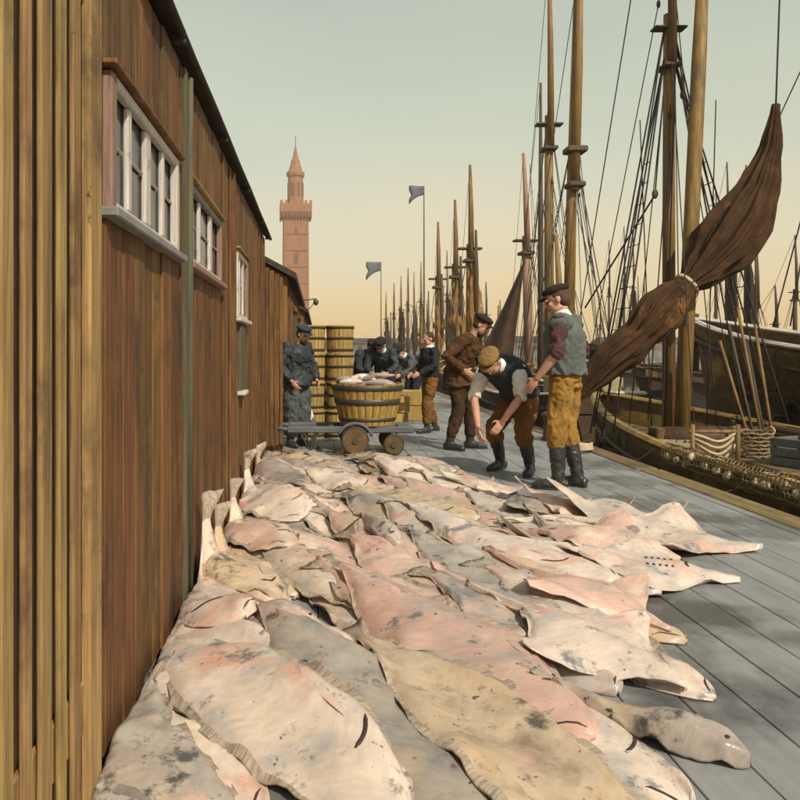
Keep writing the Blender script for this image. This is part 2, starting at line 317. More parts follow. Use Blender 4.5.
o = MB().add([(QX+.001, -60, -1.15), (600, -60, -1.15), (600, 600, -1.15), (QX+.001, 600, -1.15)], [(0, 1, 2, 3)]).build('water', mw); tag(o, kind='structure')
# piles under the quay edge
pm = MB().tube([(0, 0, -3), (0, 0, -.12)], .14, 10).mesh('quay_pile', MATS['hull_dark'], True)
for k in range(14):
    tag(inst(pm, 'quay_pile', None, (QX+.22, 1.2+k*2.6, 0)), 'dark round timber pile standing in the water under the quay edge', 'pile', 'piles along the quay edge')

# ------------------------------------------------------------------ main shed
RH = 2.73
shed = empty('fish_shed', (WX, 5, 0), 0, 'long brown boarded fish shed with white framed windows beside the fish', 'shed')
def sp_(name, mb, mat, parent=None, smooth=False):   # geometry given in world coordinates -> local of the shed
    mb.v = [(v[0]-WX, v[1]-5, v[2]) for v in mb.v]; return mb.build(name, MATS[mat], parent or shed, smooth)
sp_('wall_core', MB().box((WX-2.04, 4.75, RH/2-.02), (4.0, 9.6, RH-.06)), 'dark_gap')
wins = [(2.37, 3.52, 1.73, 2.17), (3.80, 5.10, 1.73, 2.15), (6.1, 7.0, 1.55, 2.10)]
y = 2.17; k = 0
while y < 9.4:
    w = rnd.choice((.15, .17, .19, .21)); w = min(w, 9.42-y)
    dx = rnd.uniform(-.006, .006)
    segs = [(0.0, RH-.06)]
    for (a, b, z0, z1) in wins:
        if y+w > a+.01 and y < b-.01: segs = [(0.0, z0), (z1, RH-.06)]
    for (z0, z1) in segs:
        sp_('plank', MB().bbox((WX-.012+dx, y+w/2, (z0+z1)/2), (.032, w-.007, z1-z0-.004), .006), 'wall_board')
    # cover batten
    if k % 2 == 0 and not any(a-.04 < y < b+.04 for (a, b, _, _) in wins):
        sp_('batten', MB().bbox((WX+.009, y, RH/2-.04), (.016, .036, RH-.1), .004), 'wall_board')
    y += w; k += 1
# windows
for i, (a, b, z0, z1) in enumerate(wins):
    w = empty('window', (0, 0, 0)); w.parent = shed
    fr = 'white_paint'
    def wp(name, c, d, mat, parent=w): return sp_(name, MB().bbox(c, d, .006), mat, parent)
    wp('pane', (WX-.022, (a+b)/2, (z0+z1)/2), (.008, b-a-.02, z1-z0-.02), 'glass')
    wp('frame', (WX+.002, a+.03, (z0+z1)/2), (.036, .06, z1-z0), 'pink_paint' if i == 0 else fr)
    wp('frame', (WX+.002, b-.03, (z0+z1)/2), (.036, .06, z1-z0), 'pink_paint' if i else fr)
    wp('frame', (WX+.002, (a+b)/2, z1-.02), (.034, b-a-.124, .04), fr if i != 1 else 'grey_paint')
    wp('frame', (WX+.002, (a+b)/2, z0+.015), (.034, b-a-.124, .03), fr)
    n = 3 if i == 0 else 2
    for q in range(1, n+1):
        yy = a+(b-a)*q/(n+1)
        wp('mullion', (WX-.006, yy, (z0+z1)/2), (.022, .09 if q == n//2+1 else .05, z1-z0-.075), fr)
    for q in range(n+1):
        wp('glazing_bar', (WX-.010, a+(b-a)*(q+.5)/(n+1), z0+(z1-z0)*.52), (.014, (b-a)/(n+1)-.10, .014), fr)
    wp('sill', (WX+.022, (a+b)/2-.01, z0-.02), (.062, b-a+.08, .034), 'grey_paint' if i == 0 else ('pink_paint' if i == 1 else fr))
    wp('hood', (WX+.018, (a+b)/2, z1+.014), (.05, b-a+.06, .022), 'slat_board' if i else 'wall_board')
# dark plank shutter and little ledge under the third window
sp_('shutter', MB().bbox((WX+.012, 6.45, 1.18), (.03, .42, .62), .006), 'post_green')
sp_('ledge', MB().bbox((WX+.035, 6.35, .92), (.07, .3, .035), .006), 'white_paint')
# grey-green corner post and drain pipe
sp_('post', MB().bbox((WX+.016, 3.655, RH/2-.04), (.034, .075, RH-.09), .006), 'post_green')
sp_('post', MB().bbox((WX+.015, 5.78, RH/2-.04), (.032, .1, RH-.09), .006), 'wall_board')
sp_('drain_pipe', MB().tube([(WX+.03, 3.73, .05), (WX+.03, 3.73, RH-.1)], .02, 10), 'post_green', None, True)
# projecting jamb at the far end
for q, (xa, ww) in enumerate(((-.645, .055), (-.585, .06), (-.52, .062), (-.465, .045))):
    sp_('jamb_board', MB().bbox((xa, 9.49+rnd.uniform(-.008, .008), 1.17-.03*q), (ww-.004, .07, 2.30-.02*q), .006), 'wall_board')
# slatted sliding door close by
door = empty('sliding_door'); door.parent = shed
sp_('rail', MB().bbox((WX+.022, 1.26, 2.3), (.016, 1.76, .14), .004), 'slat_board', door)
sp_('rail', MB().bbox((WX+.022, 1.26, .30), (.016, 1.76, .14), .004), 'slat_board', door)
sp_('backing', MB().box((WX+.006, 1.26, 1.33), (.012, 1.78, 2.6)), 'hull_dark', door)
y = .40; q = 0
while y < 2.02:
    w = (.060, .046, .068, .052, .06)[q % 5]
    sp_('slat', MB().bbox((WX+.038+rnd.uniform(-.002, .002), y+w/2, 1.33+rnd.uniform(-.02, .02)), (.014, w, 2.6), .004), 'slat_board', door); y += w+(.050, .058, .046)[q % 3]; q += 1
sp_('stile', MB().bbox((WX+.034, 2.105, 1.33), (.03, .11, 2.64), .006), 'slat_board', door)
# roof
rf = MB()
rf.add([(WX+.045, -.2, RH-.03), (WX+.045, 9.62, RH-.03), (WX-2.1, 9.62, RH+1.35), (WX-2.1, -.2, RH+1.35), (WX+.045, -.2, RH+.01), (WX+.045, 9.62, RH+.01), (WX-2.1, 9.62, RH+1.41), (WX-2.1, -.2, RH+1.41)],
       [(0, 1, 2, 3), (4, 7, 6, 5), (0, 4, 5, 1), (1, 5, 6, 2), (2, 6, 7, 3), (3, 7, 4, 0)])
roof = sp_('roof', rf, 'roof_slate')
sp_('gutter', MB().tube([(WX+.058, y_, RH-.02+.004*math.sin(y_*3)) for y_ in np.linspace(-.2, 9.66, 24)], .02, 8), 'roof_slate', roof, True)
for yy in (1.5, 3.4, 5.0, 6.6, 8.2, 9.4): sp_('gutter_bracket', MB().bbox((WX+.04, yy, RH-.03), (.06, .03, .07), .005), 'roof_slate', roof)
rf2 = MB().add([(WX-2.1, -.2, RH+1.41), (WX-2.1, 9.62, RH+1.41), (WX-4.2, 9.62, RH), (WX-4.2, -.2, RH)], [(0, 1, 2, 3)]); sp_('roof_slope', rf2, 'roof_slate')

# ------------------------------------------------------------------ sheds further along
def far_shed(label, x, y0, y1, h, mat):
    s = empty('boarded_shed', (x, (y0+y1)/2, 0), 0, label, 'shed'); L = y1-y0
    MB().box((-2, 0, h/2), (4, L, h)).build('wall', MATS[mat], s)
    n = int(L/.55)
    bm_ = MB().bbox((0, 0, h/2-.05), (.03, .07, h-.12), .005).mesh('batten', MATS['wall_board'])
    for q in range(n): inst(bm_, 'batten', s, (.016, -L/2+.3+q*.55, 0))
    bm2 = MB().bbox((0, 0, h/2-.05), (.07, .03, h-.12), .005).mesh('batten', MATS['wall_board'])
    for q in range(5): inst(bm2, 'batten', s, (-.1-.4*q, -L/2-.016, 0))
    MB().add([(.15, -L/2-.15, h-.06), (.15, L/2+.15, h-.06), (-2, L/2+.15, h+1.1), (-2, -L/2-.15, h+1.1), (.15, -L/2-.15, h+.04), (.15, L/2+.15, h+.04), (-2, L/2+.15, h+1.2), (-2, -L/2-.15, h+1.2), (-4.15, -L/2-.15, h), (-4.15, L/2+.15, h)],
             [(0, 1, 2, 3), (4, 7, 6, 5), (0, 4, 5, 1), (1, 5, 6, 2), (3, 7, 4, 0), (7, 8, 9, 6)]).build('roof', MATS['roof_slate'], s)
    for yy in (-L/2-.01, L/2+.01): MB().add([(-.02, yy, h), (-2, yy, h+1.1), (-3.98, yy, h)], [(0, 1, 2)]).build('gable', MATS[mat], s)
    for q in range(2):
        yy = -L/2+L*(.3+.4*q); d = empty('door'); d.parent = s; d.location = (.02, yy, 0)
        MB().bbox((.02, 0, 1.0), (.05, 1.0, 2.0), .01).build('leaf', MATS['hull_dark'], d); MB().bbox((.045, 0, 2.05), (.06, 1.2, .1), .01).build('lintel', MATS['wall_board'], d)
    return s
s2 = far_shed('lower ochre boarded shed with dark roof past the end of the long shed', -.50, 12.2, 20.5, 2.48, 'shed_far')
far_shed('farthest ochre boarded shed on the quay below the brick tower', -.42, 21.5, 46, 2.40, 'shed_far')
br = empty('lamp_bracket', (-.42, 21.5, 2.7), 0, 'small dark iron lamp bracket sticking out from the shed below the tower', 'lamp')
MB().tube([(0, 0, -.25), (.02, 0, .0), (.35, 0, .05)], .018, 6).build('arm', MATS['iron'], br)
MB().tube([(0, 0, -.32), (.22, 0, -.2), (.35, 0, .02)], .012, 6).build('stay', MATS['iron'], br)
MB().lathe((.36, 0, -.14), [(.03, 0), (.07, .04), (.08, .13), (.02, .19)], 10).build('lantern', MATS['iron'], br, True)

# ------------------------------------------------------------------ brick dock tower
TY = 352.0; TX = (295.5-VPX)/F*TY; u = TY/F          # metres per picture unit at that distance
tw = empty('dock_tower', (TX, TY, 0), R(4), 'tall slender orange brick tower with corbelled parapet and spire lantern', 'tower')
def tz(py): return HC+(VPY-py)*u
def sq(mb, w0, z0, w1, z1):
    a, b = w0/2, w1/2
    mb.add([(-a, -a, z0), (a, -a, z0), (a, a, z0), (-a, a, z0), (-b, -b, z1), (b, -b, z1), (b, b, z1), (-b, b, z1)], [(3, 2, 1, 0), (4, 5, 6, 7), (0, 1, 5, 4), (1, 2, 6, 5), (2, 3, 7, 6), (3, 0, 4, 7)]); return mb
sq(MB(), 12.0, 0, 11.2, tz(219)).build('shaft', MATS['brick'], tw)
for sx in (-1, 1):
    for sy in (-1, 1):
        mb = MB(); mb.tube([(sx*5.5, sy*5.5, 0), (sx*5.1, sy*5.1, tz(219))], .75, 6); mb.build('corner_pilaster', MATS['brick'], tw)
for q in range(5):
    MB().box((rnd.uniform(-.3, .3), -5.98+.05*q, 12+q*11), (.9, .5, 2.6)).build('slit_window', MATS['brick_dark'], tw)
for q in range(7):
    zz = 9+q*7.6; ww = 12.0-.8*zz/tz(219)
    sq(MB(), ww+.35, zz, ww+.3, zz+.5).build('string_course', MATS['brick_dark'], tw)
    for sx in (-1, 0, 1): MB().box((sx*3.1, -(ww/2-.02), zz+3.9), (2.2, .16, 5.2)).build('panel', MATS['brick_dark' if q % 3 == 1 and sx == 0 else 'brick'], tw)
par = sq(MB(), 11.4, tz(220.5), 14.6, tz(214)).build('corbel_table', MATS['brick'], tw)
for q in range(9):
    for (ax, ay) in ((0, -1), (1, 0), (-1, 0)):
        t_ = (q-4)*1.45
        MB().box((ax*6.95+(t_ if ay else 0), ay*6.95+(t_ if ax else 0), tz(217.2)), (.75, .75, 2.3)).build('corbel_arch', MATS['brick_dark'], par)
sq(MB(), 14.5, tz(214), 14.7, tz(206)).build('parapet', MATS['brick'], tw)
for q in range(7):
    for (ax, ay) in ((0, -1), (0, 1), (1, 0), (-1, 0)):
        t_ = (q-3)*2.25
        MB().box((ax*7.0+(t_ if ay else 0), ay*7.0+(t_ if ax else 0), tz(204.7)), (1.2 if ay else .6, .6 if ay else 1.2, 1.5)).build('merlon', MATS['brick'], tw)
MB().lathe((0, 0, 0), [(3.9, tz(207)), (3.5, tz(178)), (4.2, tz(176.5)), (4.3, tz(173)), (3.8, tz(172)), (3.2, tz(170.5)), (2.2, tz(164)), (1.9, tz(160)), (1.5, tz(159)), (.9, tz(153)), (.35, tz(147))], 8).build('lantern', MATS['brick'], tw)
for q in range(8):
    a = R(45*q+22.5); MB().box((3.45*math.cos(a), 3.45*math.sin(a), tz(190)), (.9, .9, 6), Matrix.Rotation(a, 3, 'Z')).build('lantern_window', MATS['brick_dark'], tw)
MB().tube([(0, 0, tz(148)), (0, 0, tz(136))], .18, 6).build('finial', MATS['iron'], tw)

# ------------------------------------------------------------------ fish
hx0, hy0, hc = -.70, 1.0, .02
HM = np.zeros((220, 460))                         # height of the heap so far, 2 cm cells
def blur(a, r):
    for ax in (0, 1):
        p = np.pad(a, [(r, r) if i == ax else (0, 0) for i in (0, 1)], mode='edge'); c = np.cumsum(p, axis=ax)
        z = np.take(c, range(2*r, p.shape[ax]), axis=ax).astype(float)
        z[(slice(1, None), slice(None)) if ax == 0 else (slice(None), slice(1, None))] -= np.take(c, range(0, p.shape[ax]-2*r-1), axis=ax)
        a = z/(2*r+1)
    return a
def interp(tab, u):
    for (a, b), (c, d) in zip(tab, tab[1:]):
        if u <= c:
            t = (u-a)/(c-a); t = t*t*(3-2*t)*.5+t*.5; return b+(d-b)*t
    return tab[-1][1]
HAL_W = [(0, .05), (.02, .26), (.07, .50), (.16, .74), (.30, .95), (.42, 1.0), (.56, .88), (.70, .58), (.80, .32), (.87, .16), (.905, .12), (.935, .19), (.97, .36), (1, .46)]
HAL_T = [(0, .35), (.05, .7), (.14, .95), (.3, 1), (.5, .9), (.7, .6), (.85, .38), (.905, .25), (.94, .10), (1, .06)]
SK_W = [(0, .02), (.05, .10), (.12, .22), (.20, .42), (.30, .78), (.36, 1.0), (.41, .90), (.48, .62), (.55, .38), (.60, .22), (.635, .19), (.67, .07), (.75, .045), (.9, .03), (1, .012)]
SK_T = [(0, .25), (.1, .55), (.25, .95), (.4, 1), (.55, .75), (.64, .5), (.7, .4), (1, .15)]
COD_W = [(0, .15), (.03, .45), (.10, .75), (.22, .98), (.35, 1), (.5, .82), (.7, .5), (.84, .24), (.90, .2), (.95, .5), (1, .75)]
COD_T = [(0, .3), (.1, .8), (.3, 1), (.6, .65), (.85, .3), (.92, .08), (1, .04)]
def fish(kind, hx, hy, ang, L, label, group, mat, wr=.2, thick=.075, bend=0.0, wall=0.0, curl=0.0, name=None, gills=False):
    """head at (hx,hy); body runs back from the head along ang (degrees, 90 = away along the quay); wall: length of tail that stands up against the shed wall"""
    global HM
    WT, TT = {'halibut': (HAL_W, HAL_T), 'skate': (SK_W, SK_T), 'cod': (COD_W, COD_T)}[kind]
    e = empty(name or kind, (hx, hy, 0), 0, label, 'fish', group)
    Hs = blur(blur(HM, 5), 3)
    def hm(x, y):
        i = min(max((x-hx0)/hc, 0), 218.99); j = min(max((y-hy0)/hc, 0), 458.99); a, b = int(i), int(j); p, q = i-a, j-b
        return float(Hs[a, b]*(1-p)*(1-q)+Hs[a+1, b]*p*(1-q)+Hs[a, b+1]*(1-p)*q+Hs[a+1, b+1]*p*q)
    nu, half = 40, 9
    vsn = [math.sin(math.pi/2*k/half)*1.0 for k in range(-half, half+1)]; nvv = len(vsn)
    a = R(ang); pos = Vector((hx, hy, 0)); C = []; dsc = L/nu; up = 0.0
    lift0 = L-wall
    for i in range(nu+1):
        s_ = i*dsc
        th = a+bend*(i/nu-.3)
        d = Vector((math.cos(th), math.sin(th), 0))
        pitch = 0
        if wall and s_ > lift0-.12: pitch = min(1, (s_-lift0+.12)/.30)*R(78)
        lat = Vector((-d.y, d.x, 0))
        t3 = (d*math.cos(pitch)+Vector((0, 0, 1))*math.sin(pitch))
        C.append((pos.copy(), lat, lat.cross(t3)*-1 if False else t3.cross(lat), 1-pitch/R(90)))
        pos = pos+t3*dsc
        if pos.x < WX+.06: pos.x = WX+.06
    seed = rnd.uniform(0, 50); Wd = L*wr
    top, bot = [], []
    for i, (p, lat, nrm, flat) in enumerate(C):
        u_ = i/nu; w = interp(WT, u_)*Wd; T = interp(TT, u_)*thick
        if nrm.z < 0: nrm = -nrm
        for v in vsn:
            wob = 1+.10*noise.noise(Vector((u_*7, v*2, seed)))+(.05*noise.noise(Vector((u_*31, v*2, seed))) if abs(v) > .8 else 0)
            q = p+lat*(v*w*wob)
            if q.x < WX+.05: q.x = WX+.05
            body = max(0, 1-(abs(v)/.88)**3.2)**.8*(1+.10*math.cos(v*7)) if kind == 'halibut' else (max(0, 1-(abs(v)/.95)**1.3)**1.1 if kind == 'skate' else max(0, 1-abs(v)**2)**.6)
            rip = .008*math.sin(u_*60+seed+v*2)*max(0, (abs(v)-.72)/.28) if kind == 'halibut' and .1 < u_ < .88 else 0
            z = hm(q.x, q.y)*(.25+.75*flat) if wall else hm(q.x, q.y)
            lump = .022*noise.noise(Vector((q.x*4, q.y*4, seed)))+.012*noise.noise(Vector((q.x*11, q.y*11, seed)))+(.02+.03*abs(v))*noise.noise(Vector((u_*9, v*3, seed)))*abs(v)
            cu = curl*max(0, abs(v)*w/Wd-.35)**1.6 if kind == 'skate' and v*curl != 0 else 0
            if kind == 'skate' and u_ < .12: cu += abs(curl)*.12*(1-u_/.12)
            base = q+Vector((0, 0, z+.006+cu+max(lump, -.004)+rip))
            vein = .004*math.cos(v*3.0)*(1 if abs(v) < .08 else 0)
            top.append(base+nrm*(T*body+.007-vein)); bot.append(base)
    n_ = (nu+1)*nvv
    loc = Vector((hx, hy, 0))
    vs = [v-loc for v in top+bot]
    def idx(i, j): return i*nvv+j
    parts = {'body': [], 'fin': [], 'tail_fin': []}
    for i in range(nu):
        for j in range(nvv-1):
            um = (i+.5)/nu; vm = abs((vsn[j]+vsn[j+1])/2)
            key = 'body'
            if kind == 'halibut':
                if um > .905: key = 'tail_fin'
                elif vm > .84 and .12 < um < .86: key = 'fin'
            elif kind == 'skate' and um > .67: key = 'tail_fin'
            elif kind == 'cod' and um > .90: key = 'tail_fin'
            parts[key] += [(idx(i, j), idx(i, j+1), idx(i+1, j+1), idx(i+1, j)), (n_+idx(i, j), n_+idx(i+1, j), n_+idx(i+1, j+1), n_+idx(i, j+1))]
            if j == 0: parts[key].append((idx(i, 0), idx(i+1, 0), n_+idx(i+1, 0), n_+idx(i, 0)))
            if j == nvv-2: parts[key].append((idx(i, j+1), n_+idx(i, j+1), n_+idx(i+1, j+1), idx(i+1, j+1)))
    cap0 = [(idx(0, j), n_+idx(0, j), n_+idx(0, j+1), idx(0, j+1)) for j in range(nvv-1)]; parts['body'] += cap0
    parts['tail_fin'] += [(idx(nu, j), idx(nu, j+1), n_+idx(nu, j+1), n_+idx(nu, j)) for j in range(nvv-1)]
    bo = None
    for nm, fs in parts.items():
        if not fs: continue
        used = sorted({k for f in fs for k in f}); mp_ = {k: i for i, k in enumerate(used)}
        mb = MB().add([vs[k] for k in used], [tuple(mp_[k] for k in f) for f in fs])
        ob = mb.build({'tail_fin': 'tail' if kind == 'skate' else 'tail_fin'}.get(nm, nm), MATS['fish_fin'] if nm != 'body' and kind != 'skate' else MATS[mat], e, True)
        if nm == 'body': bo = ob
        atb = ob.data.attributes.new('fuv', 'FLOAT_VECTOR', 'POINT')
        atb.data.foreach_set('vector', [c for k in used for c in (((k % n_)//nvv)/nu, vsn[(k % n_) % nvv], seed)])
    # surface marks: follow the built skin
    def sk(u_, v):
        i = min(int(u_*nu), nu-1); fu = u_*nu-i
        j = max(0, min(nvv-2, sum(1 for q in vsn if q <= v)-1)); fv = (v-vsn[j])/(vsn[j+1]-vsn[j])
        A = vs[idx(i, j)].lerp(vs[idx(i, j+1)], fv); B = vs[idx(i+1, j)].lerp(vs[idx(i+1, j+1)], fv)
        return A.lerp(B, fu)+Vector((0, 0, .002))
    def mark(nm, uv, r, mat_): MB().tube([sk(*q) for q in uv], [r*.35]+[r]*(len(uv)-2)+[r*.35], 6, flat=.5).build(nm, MATS[mat_], bo, True)
    if kind == 'halibut':
        sgn = rnd.choice((-1, 1))
        mark('gill_slit', [(.15+.05*t*t, sgn*(.12+.6*t)) for t in np.linspace(0, 1, 8)], .0065, 'fish_dark')
        mark('mouth', [(.012+.05*t, -sgn*(.05+.75*t)) for t in np.linspace(0, 1, 5)], .004, 'fish_dark')
        fm = MB(); fp = [sk(.22, sgn*.40), sk(.25, sgn*.52), sk(.32, sgn*.60), sk(.33, sgn*.46), sk(.29, sgn*.38)]
        cfm = sum(fp, Vector())/5+Vector((0, 0, .008))
        fm.add(fp+[cfm], [(0, 1, 5), (1, 2, 5), (2, 3, 5), (3, 4, 5), (4, 0, 5)]); fm.build('pectoral_fin', MATS[mat], bo, True)
    elif kind == 'skate':
        if gills:
            for sg in (-1, 1):
                for q in range(5):
                    uq = .27+.026*q; mark('gill_slit', [(uq+.006*math.cos(t*2), sg*(.17+.035*t-.008*q)) for t in (-1, -.4, .3, 1)], .007, 'fish_dark')
            mark('mouth', [(.205+.012*math.cos(t*1.5), t*.16) for t in np.linspace(-1, 1, 7)], .008, 'fish_dark')
        for sg in (-1, 1):
            fp = [sk(.56, sg*.3), sk(.60, sg*.75), sk(.655, sg*.9), sk(.64, sg*.3)]; cf = sum(fp, Vector())/4+Vector((0, 0, .01))
            MB().add(fp+[cf], [(0, 1, 4), (1, 2, 4), (2, 3, 4), (3, 0, 4)]).build('pelvic_fin', MATS[mat], bo, True)
    elif kind == 'cod':
        mark('gill_slit', [(.2+.03*math.cos(t*1.6), t*.7) for t in np.linspace(-.9, .3, 6)], .0035, 'fish_fin')
        MB().ell(sk(.09, .3), (.009, .009, .004), nu=8, nv=6).build('eye', MATS['fish_dark'], bo, True)
    # raise the heap
    T3 = np.array([tuple(v) for v in top]).reshape(nu+1, nvv, 3)
    for i in range(nu):
        for f_ in (0, .33, .66):
            row = T3[i]*(1-f_)+T3[i+1]*f_
            for j in range(nvv-1):
                dd = np.linalg.norm(row[j+1, :2]-row[j, :2]); ns = max(1, int(dd/.016))
                for q in range(ns):
                    p_ = row[j]*(1-q/ns)+row[j+1]*q/ns
                    a_, b_ = int((p_[0]-hx0)/hc), int((p_[1]-hy0)/hc)
                    if 0 <= a_ < 220 and 0 <= b_ < 460 and p_[2] < .5: HM[a_, b_] = max(HM[a_, b_], p_[2])
    return e

# rows of halibut, tails to the shed and away, heads toward the open quay; nearer fish overlap the ones behind
rows = [(7.75, -.25, 1.45, 8), (7.05, -.22, 1.60, 8), (6.3, -.20, 1.5, 8), (5.55, -.15, 1.65, 8), (4.8, -.10, 1.75, 8), (4.05, -.05, 1.85, 8), (3.35, -.02, 1.65, 7), (2.75, -.05, 1.40, 6), (2.2, -.1, 1.1, 5), (1.75, -.1, .85, 4)]
rlab = ['in the row nearest the barrow', 'in the second row from the barrow', 'in the third row from the barrow', 'in the fourth row from the barrow', 'in the fifth row from the barrow', 'in the sixth row from the barrow',
        'four rows from the free end', 'three rows from the free end', 'two rows from the free end', 'in the row at the heap\'s free end']
mlist = ['fish_white', 'fish_pink', 'fish_white', 'fish_grey', 'fish_ochre', 'fish_white', 'fish_grey', 'fish_white', 'fish_pink']
lab = {'fish_white': 'pale cream halibut lying belly up ', 'fish_pink': 'pinkish halibut stained with blood ', 'fish_grey': 'grey blotched halibut ', 'fish_ochre': 'ochre brown halibut '}
kk = 0
def cods(n, ya, yb):
    for q in range(n):
        m = ('fish_grey', 'fish_white', 'fish_ochre')[q % 3]; y_ = rnd.uniform(ya, yb)
        xr = 1.4 if y_ > 5.6 else 2.2
        fish('cod', rnd.uniform(-.1, min(xr, 1.5)), y_, rnd.uniform(80, 165), rnd.uniform(.55, .85), ('grey', 'pale', 'brownish')[q % 3]+' round bodied cod lying loose on top of the halibut', 'loose cod on the heap, '+('grey', 'pale', 'brownish')[q % 3], m, wr=.115, thick=.085, bend=rnd.uniform(-.5, .5))
for r_, (yh, xa, xb, n) in enumerate(rows):
    order = list(range(n)); rnd.shuffle(order)
    for i in order:
        hx = xa+(xb-xa)*i/(n-1)+rnd.uniform(-.09, .09); hy = yh+rnd.uniform(-.22, .22)
        m = mlist[kk % 9]; kk += 1
        L = rnd.uniform(1.35, 1.95)
        fish('halibut', hx, hy, rnd.uniform(112, 140), L, lab[m]+rlab[r_], 'halibut '+rlab[r_]+', '+m[5:], m, wr=rnd.uniform(.125, .155), thick=rnd.uniform(.045, .065), bend=rnd.uniform(-.3, .3))
    if r_ % 2: cods(1, yh-.1, yh+.6)
# fish with their tails standing up against the shed wall
for (hx, hy, L, wl, m, lb) in ((-.30, 3.05, 1.5, .52, 'fish_white', 'cream halibut whose tail stands highest against the shed wall'), (-.22, 3.55, 1.35, .34, 'fish_ochre', 'ochre halibut with its tail bent up against the shed wall'),
                               (-.18, 4.35, 1.35, .36, 'fish_pink', 'pink halibut with its tail bent up against the shed wall'), (-.12, 5.25, 1.55, .42, 'fish_white', 'long pale halibut with its tail bent up the wall near the drain pipe'),
                               (-.1, 6.5, 1.4, .3, 'fish_grey', 'grey halibut with its tail bent up against the shed wall')):
    fish('halibut', hx, hy, 118, L, lb, None, m, wr=.17, thick=.05, bend=.3, wall=wl)
# skates along the open side
for (hx, hy, an, L, cu, m, lb, gl) in ((1.35, 6.35, 70, 1.15, .2, 'fish_white', 'white skate lying by the stooping man', False), (1.95, 5.35, 120, 1.2, .1, 'fish_grey', 'grey skate half hidden under the paler skates', False),
                                   (1.72, 5.35, 60, 1.25, .36, 'fish_pink', 'pink skate with raised wing tips beside the booted men', False), (2.5, 5.1, 165, 1.25, .10, 'fish_white', 'cream skate with its tail toward the shed', False),
                                   (2.05, 5.0, 75, 1.35, .40, 'fish_white', 'white skate with one wing tip standing up, beside the grey planks', False),
                                   (2.80, 4.72, 152, 1.4, .22, 'fish_white', 'large white skate at the water side corner of the heap', False), (1.65, 4.3, 95, 1.3, .16, 'fish_grey', 'grey blotched skate lying among the halibut', False),
                                   (2.15, 4.45, 140, 1.3, .12, 'fish_pink', 'pale pink skate between two white skates', False), (2.32, 4.12, 160, 1.25, .05, 'fish_white', 'cream skate showing a row of dark gill slits', True),
                                   (1.55, 3.3, 120, 1.2, .12, 'fish_pink', 'pale pink skate lying flat among the halibut', False), (1.35, 2.75, 125, 1.1, .08, 'fish_white', 'pale skate at the front edge of the heap', False)):
    fish('skate', hx, hy, an, L, lb, None, m, wr=.36, thick=.075, curl=cu, gills=gl)

# ------------------------------------------------------------------ barrow with its tub of fish
bx, by = .62, 9.45
bar = empty('tub_barrow', (bx, by, 0), 0, 'barrow carrying a big round ochre tub with dark hoops', 'barrow')
prof = [(.33, .35), (.455, .86), (.43, .86), (.32, .40)]
n = 26; mb = MB()
for k in range(n):
    a0, a1 = 2*math.pi*k/n+.012, 2*math.pi*(k+1)/n-.012; am = (a0+a1)/2
    def P(r, a, z): return (r*math.cos(a), r*math.sin(a), z)
    h = .86+rnd.uniform(-.006, .006)
    vs = [P(.335, a0, .35), P(.341, am, .35), P(.335, a1, .35), P(.455, a0, h), P(.462, am, h), P(.455, a1, h), P(.43, a0, h), P(.43, a1, h), P(.315, a0, .36), P(.315, a1, .36)]
    mb.add(vs, [(0, 1, 4, 3), (1, 2, 5, 4), (3, 4, 5, 7, 6), (6, 7, 9, 8), (8, 9, 2, 1, 0), (0, 3, 6, 8), (2, 9, 7, 5)])
tub = mb.build('tub', MATS['tub_wood'], bar)
MB().lathe((0, 0, 0), [(.33, .375), (.33, .39)], 26).build('bottom', MATS['tub_wood'], tub)
for (z0, z1) in ((.775, .845), (.60, .68), (.40, .45)):
    r = lambda z: .335+(z-.35)/.51*.122+.010
    MB().lathe((0, 0, 0), [(r(z0)-.012, z0), (r(z0), z0+.004), (r(z1), z1-.004), (r(z1)-.012, z1)], 32, cap=False).build('hoop', MATS['iron'], tub, True)
for s_ in (-1, 1):
    MB().bbox((-.22, s_*.27, .305), (1.55, .07, .08), .012).build('handle', MATS['cart_wood'], bar)
    MB().tube([(-.93, s_*.27, .305), (-1.12, s_*.27, .32)], .026, 8).build('grip', MATS['cart_wood'], bar, True)
    lg = MB().tube([(-.62, s_*.27, .28), (-.70, s_*.27, .10), (-.72, s_*.27, .012), (-.60, s_*.27, .012)], .018, 6); lg.tube([(-.84, s_*.27, .28), (-.72, s_*.27, .05)], .012, 6)
    lg.build('leg', MATS['iron'], bar)
    for (wx, wr_) in ((-.17, .175), (.30, .13)):
        w = empty('wheel', (wx, s_*.355, wr_+.002)); w.parent = bar
        rm = MB(); rm.tube([(wr_*.93*math.cos(R(15*q)), 0, wr_*.93*math.sin(R(15*q))) for q in range(25)], wr_*.07, 6, side=(0, 1, 0)); rm.build('tyre', MATS['iron'], w, True)
        dk = MB().tube([(0, -.02, 0), (0, .02, 0)], wr_*.87, 20); dk.build('disc', MATS['hull_brown'], w); MB().tube([(0, -.04, 0), (0, .04, 0)], .035, 10).build('hub', MATS['iron'], w)
    MB().tube([(-.17+.21*math.cos(R(t)), s_*.35, .18+.21*math.sin(R(t))) for t in range(15, 171, 12)], .022, 6, side=(0, 1, 0)).build('mudguard', MATS['cart_wood'], bar, True)
for xx in (-.45, .02, .42): MB().bbox((xx, 0, .30), (.07, .47, .06), .01).build('cross_bar', MATS['cart_wood'], bar)
for wx, wr_ in ((-.17, .175), (.30, .13)):
    MB().tube([(wx, -.34, wr_+.002), (wx, .34, wr_+.002)], .018, 8).build('axle', MATS['iron'], bar)
    MB().bbox((wx, 0, (wr_+.27)/2+.02), (.06, .6, .27-wr_+.03), .01).build('axle_block', MATS['cart_wood'], bar)
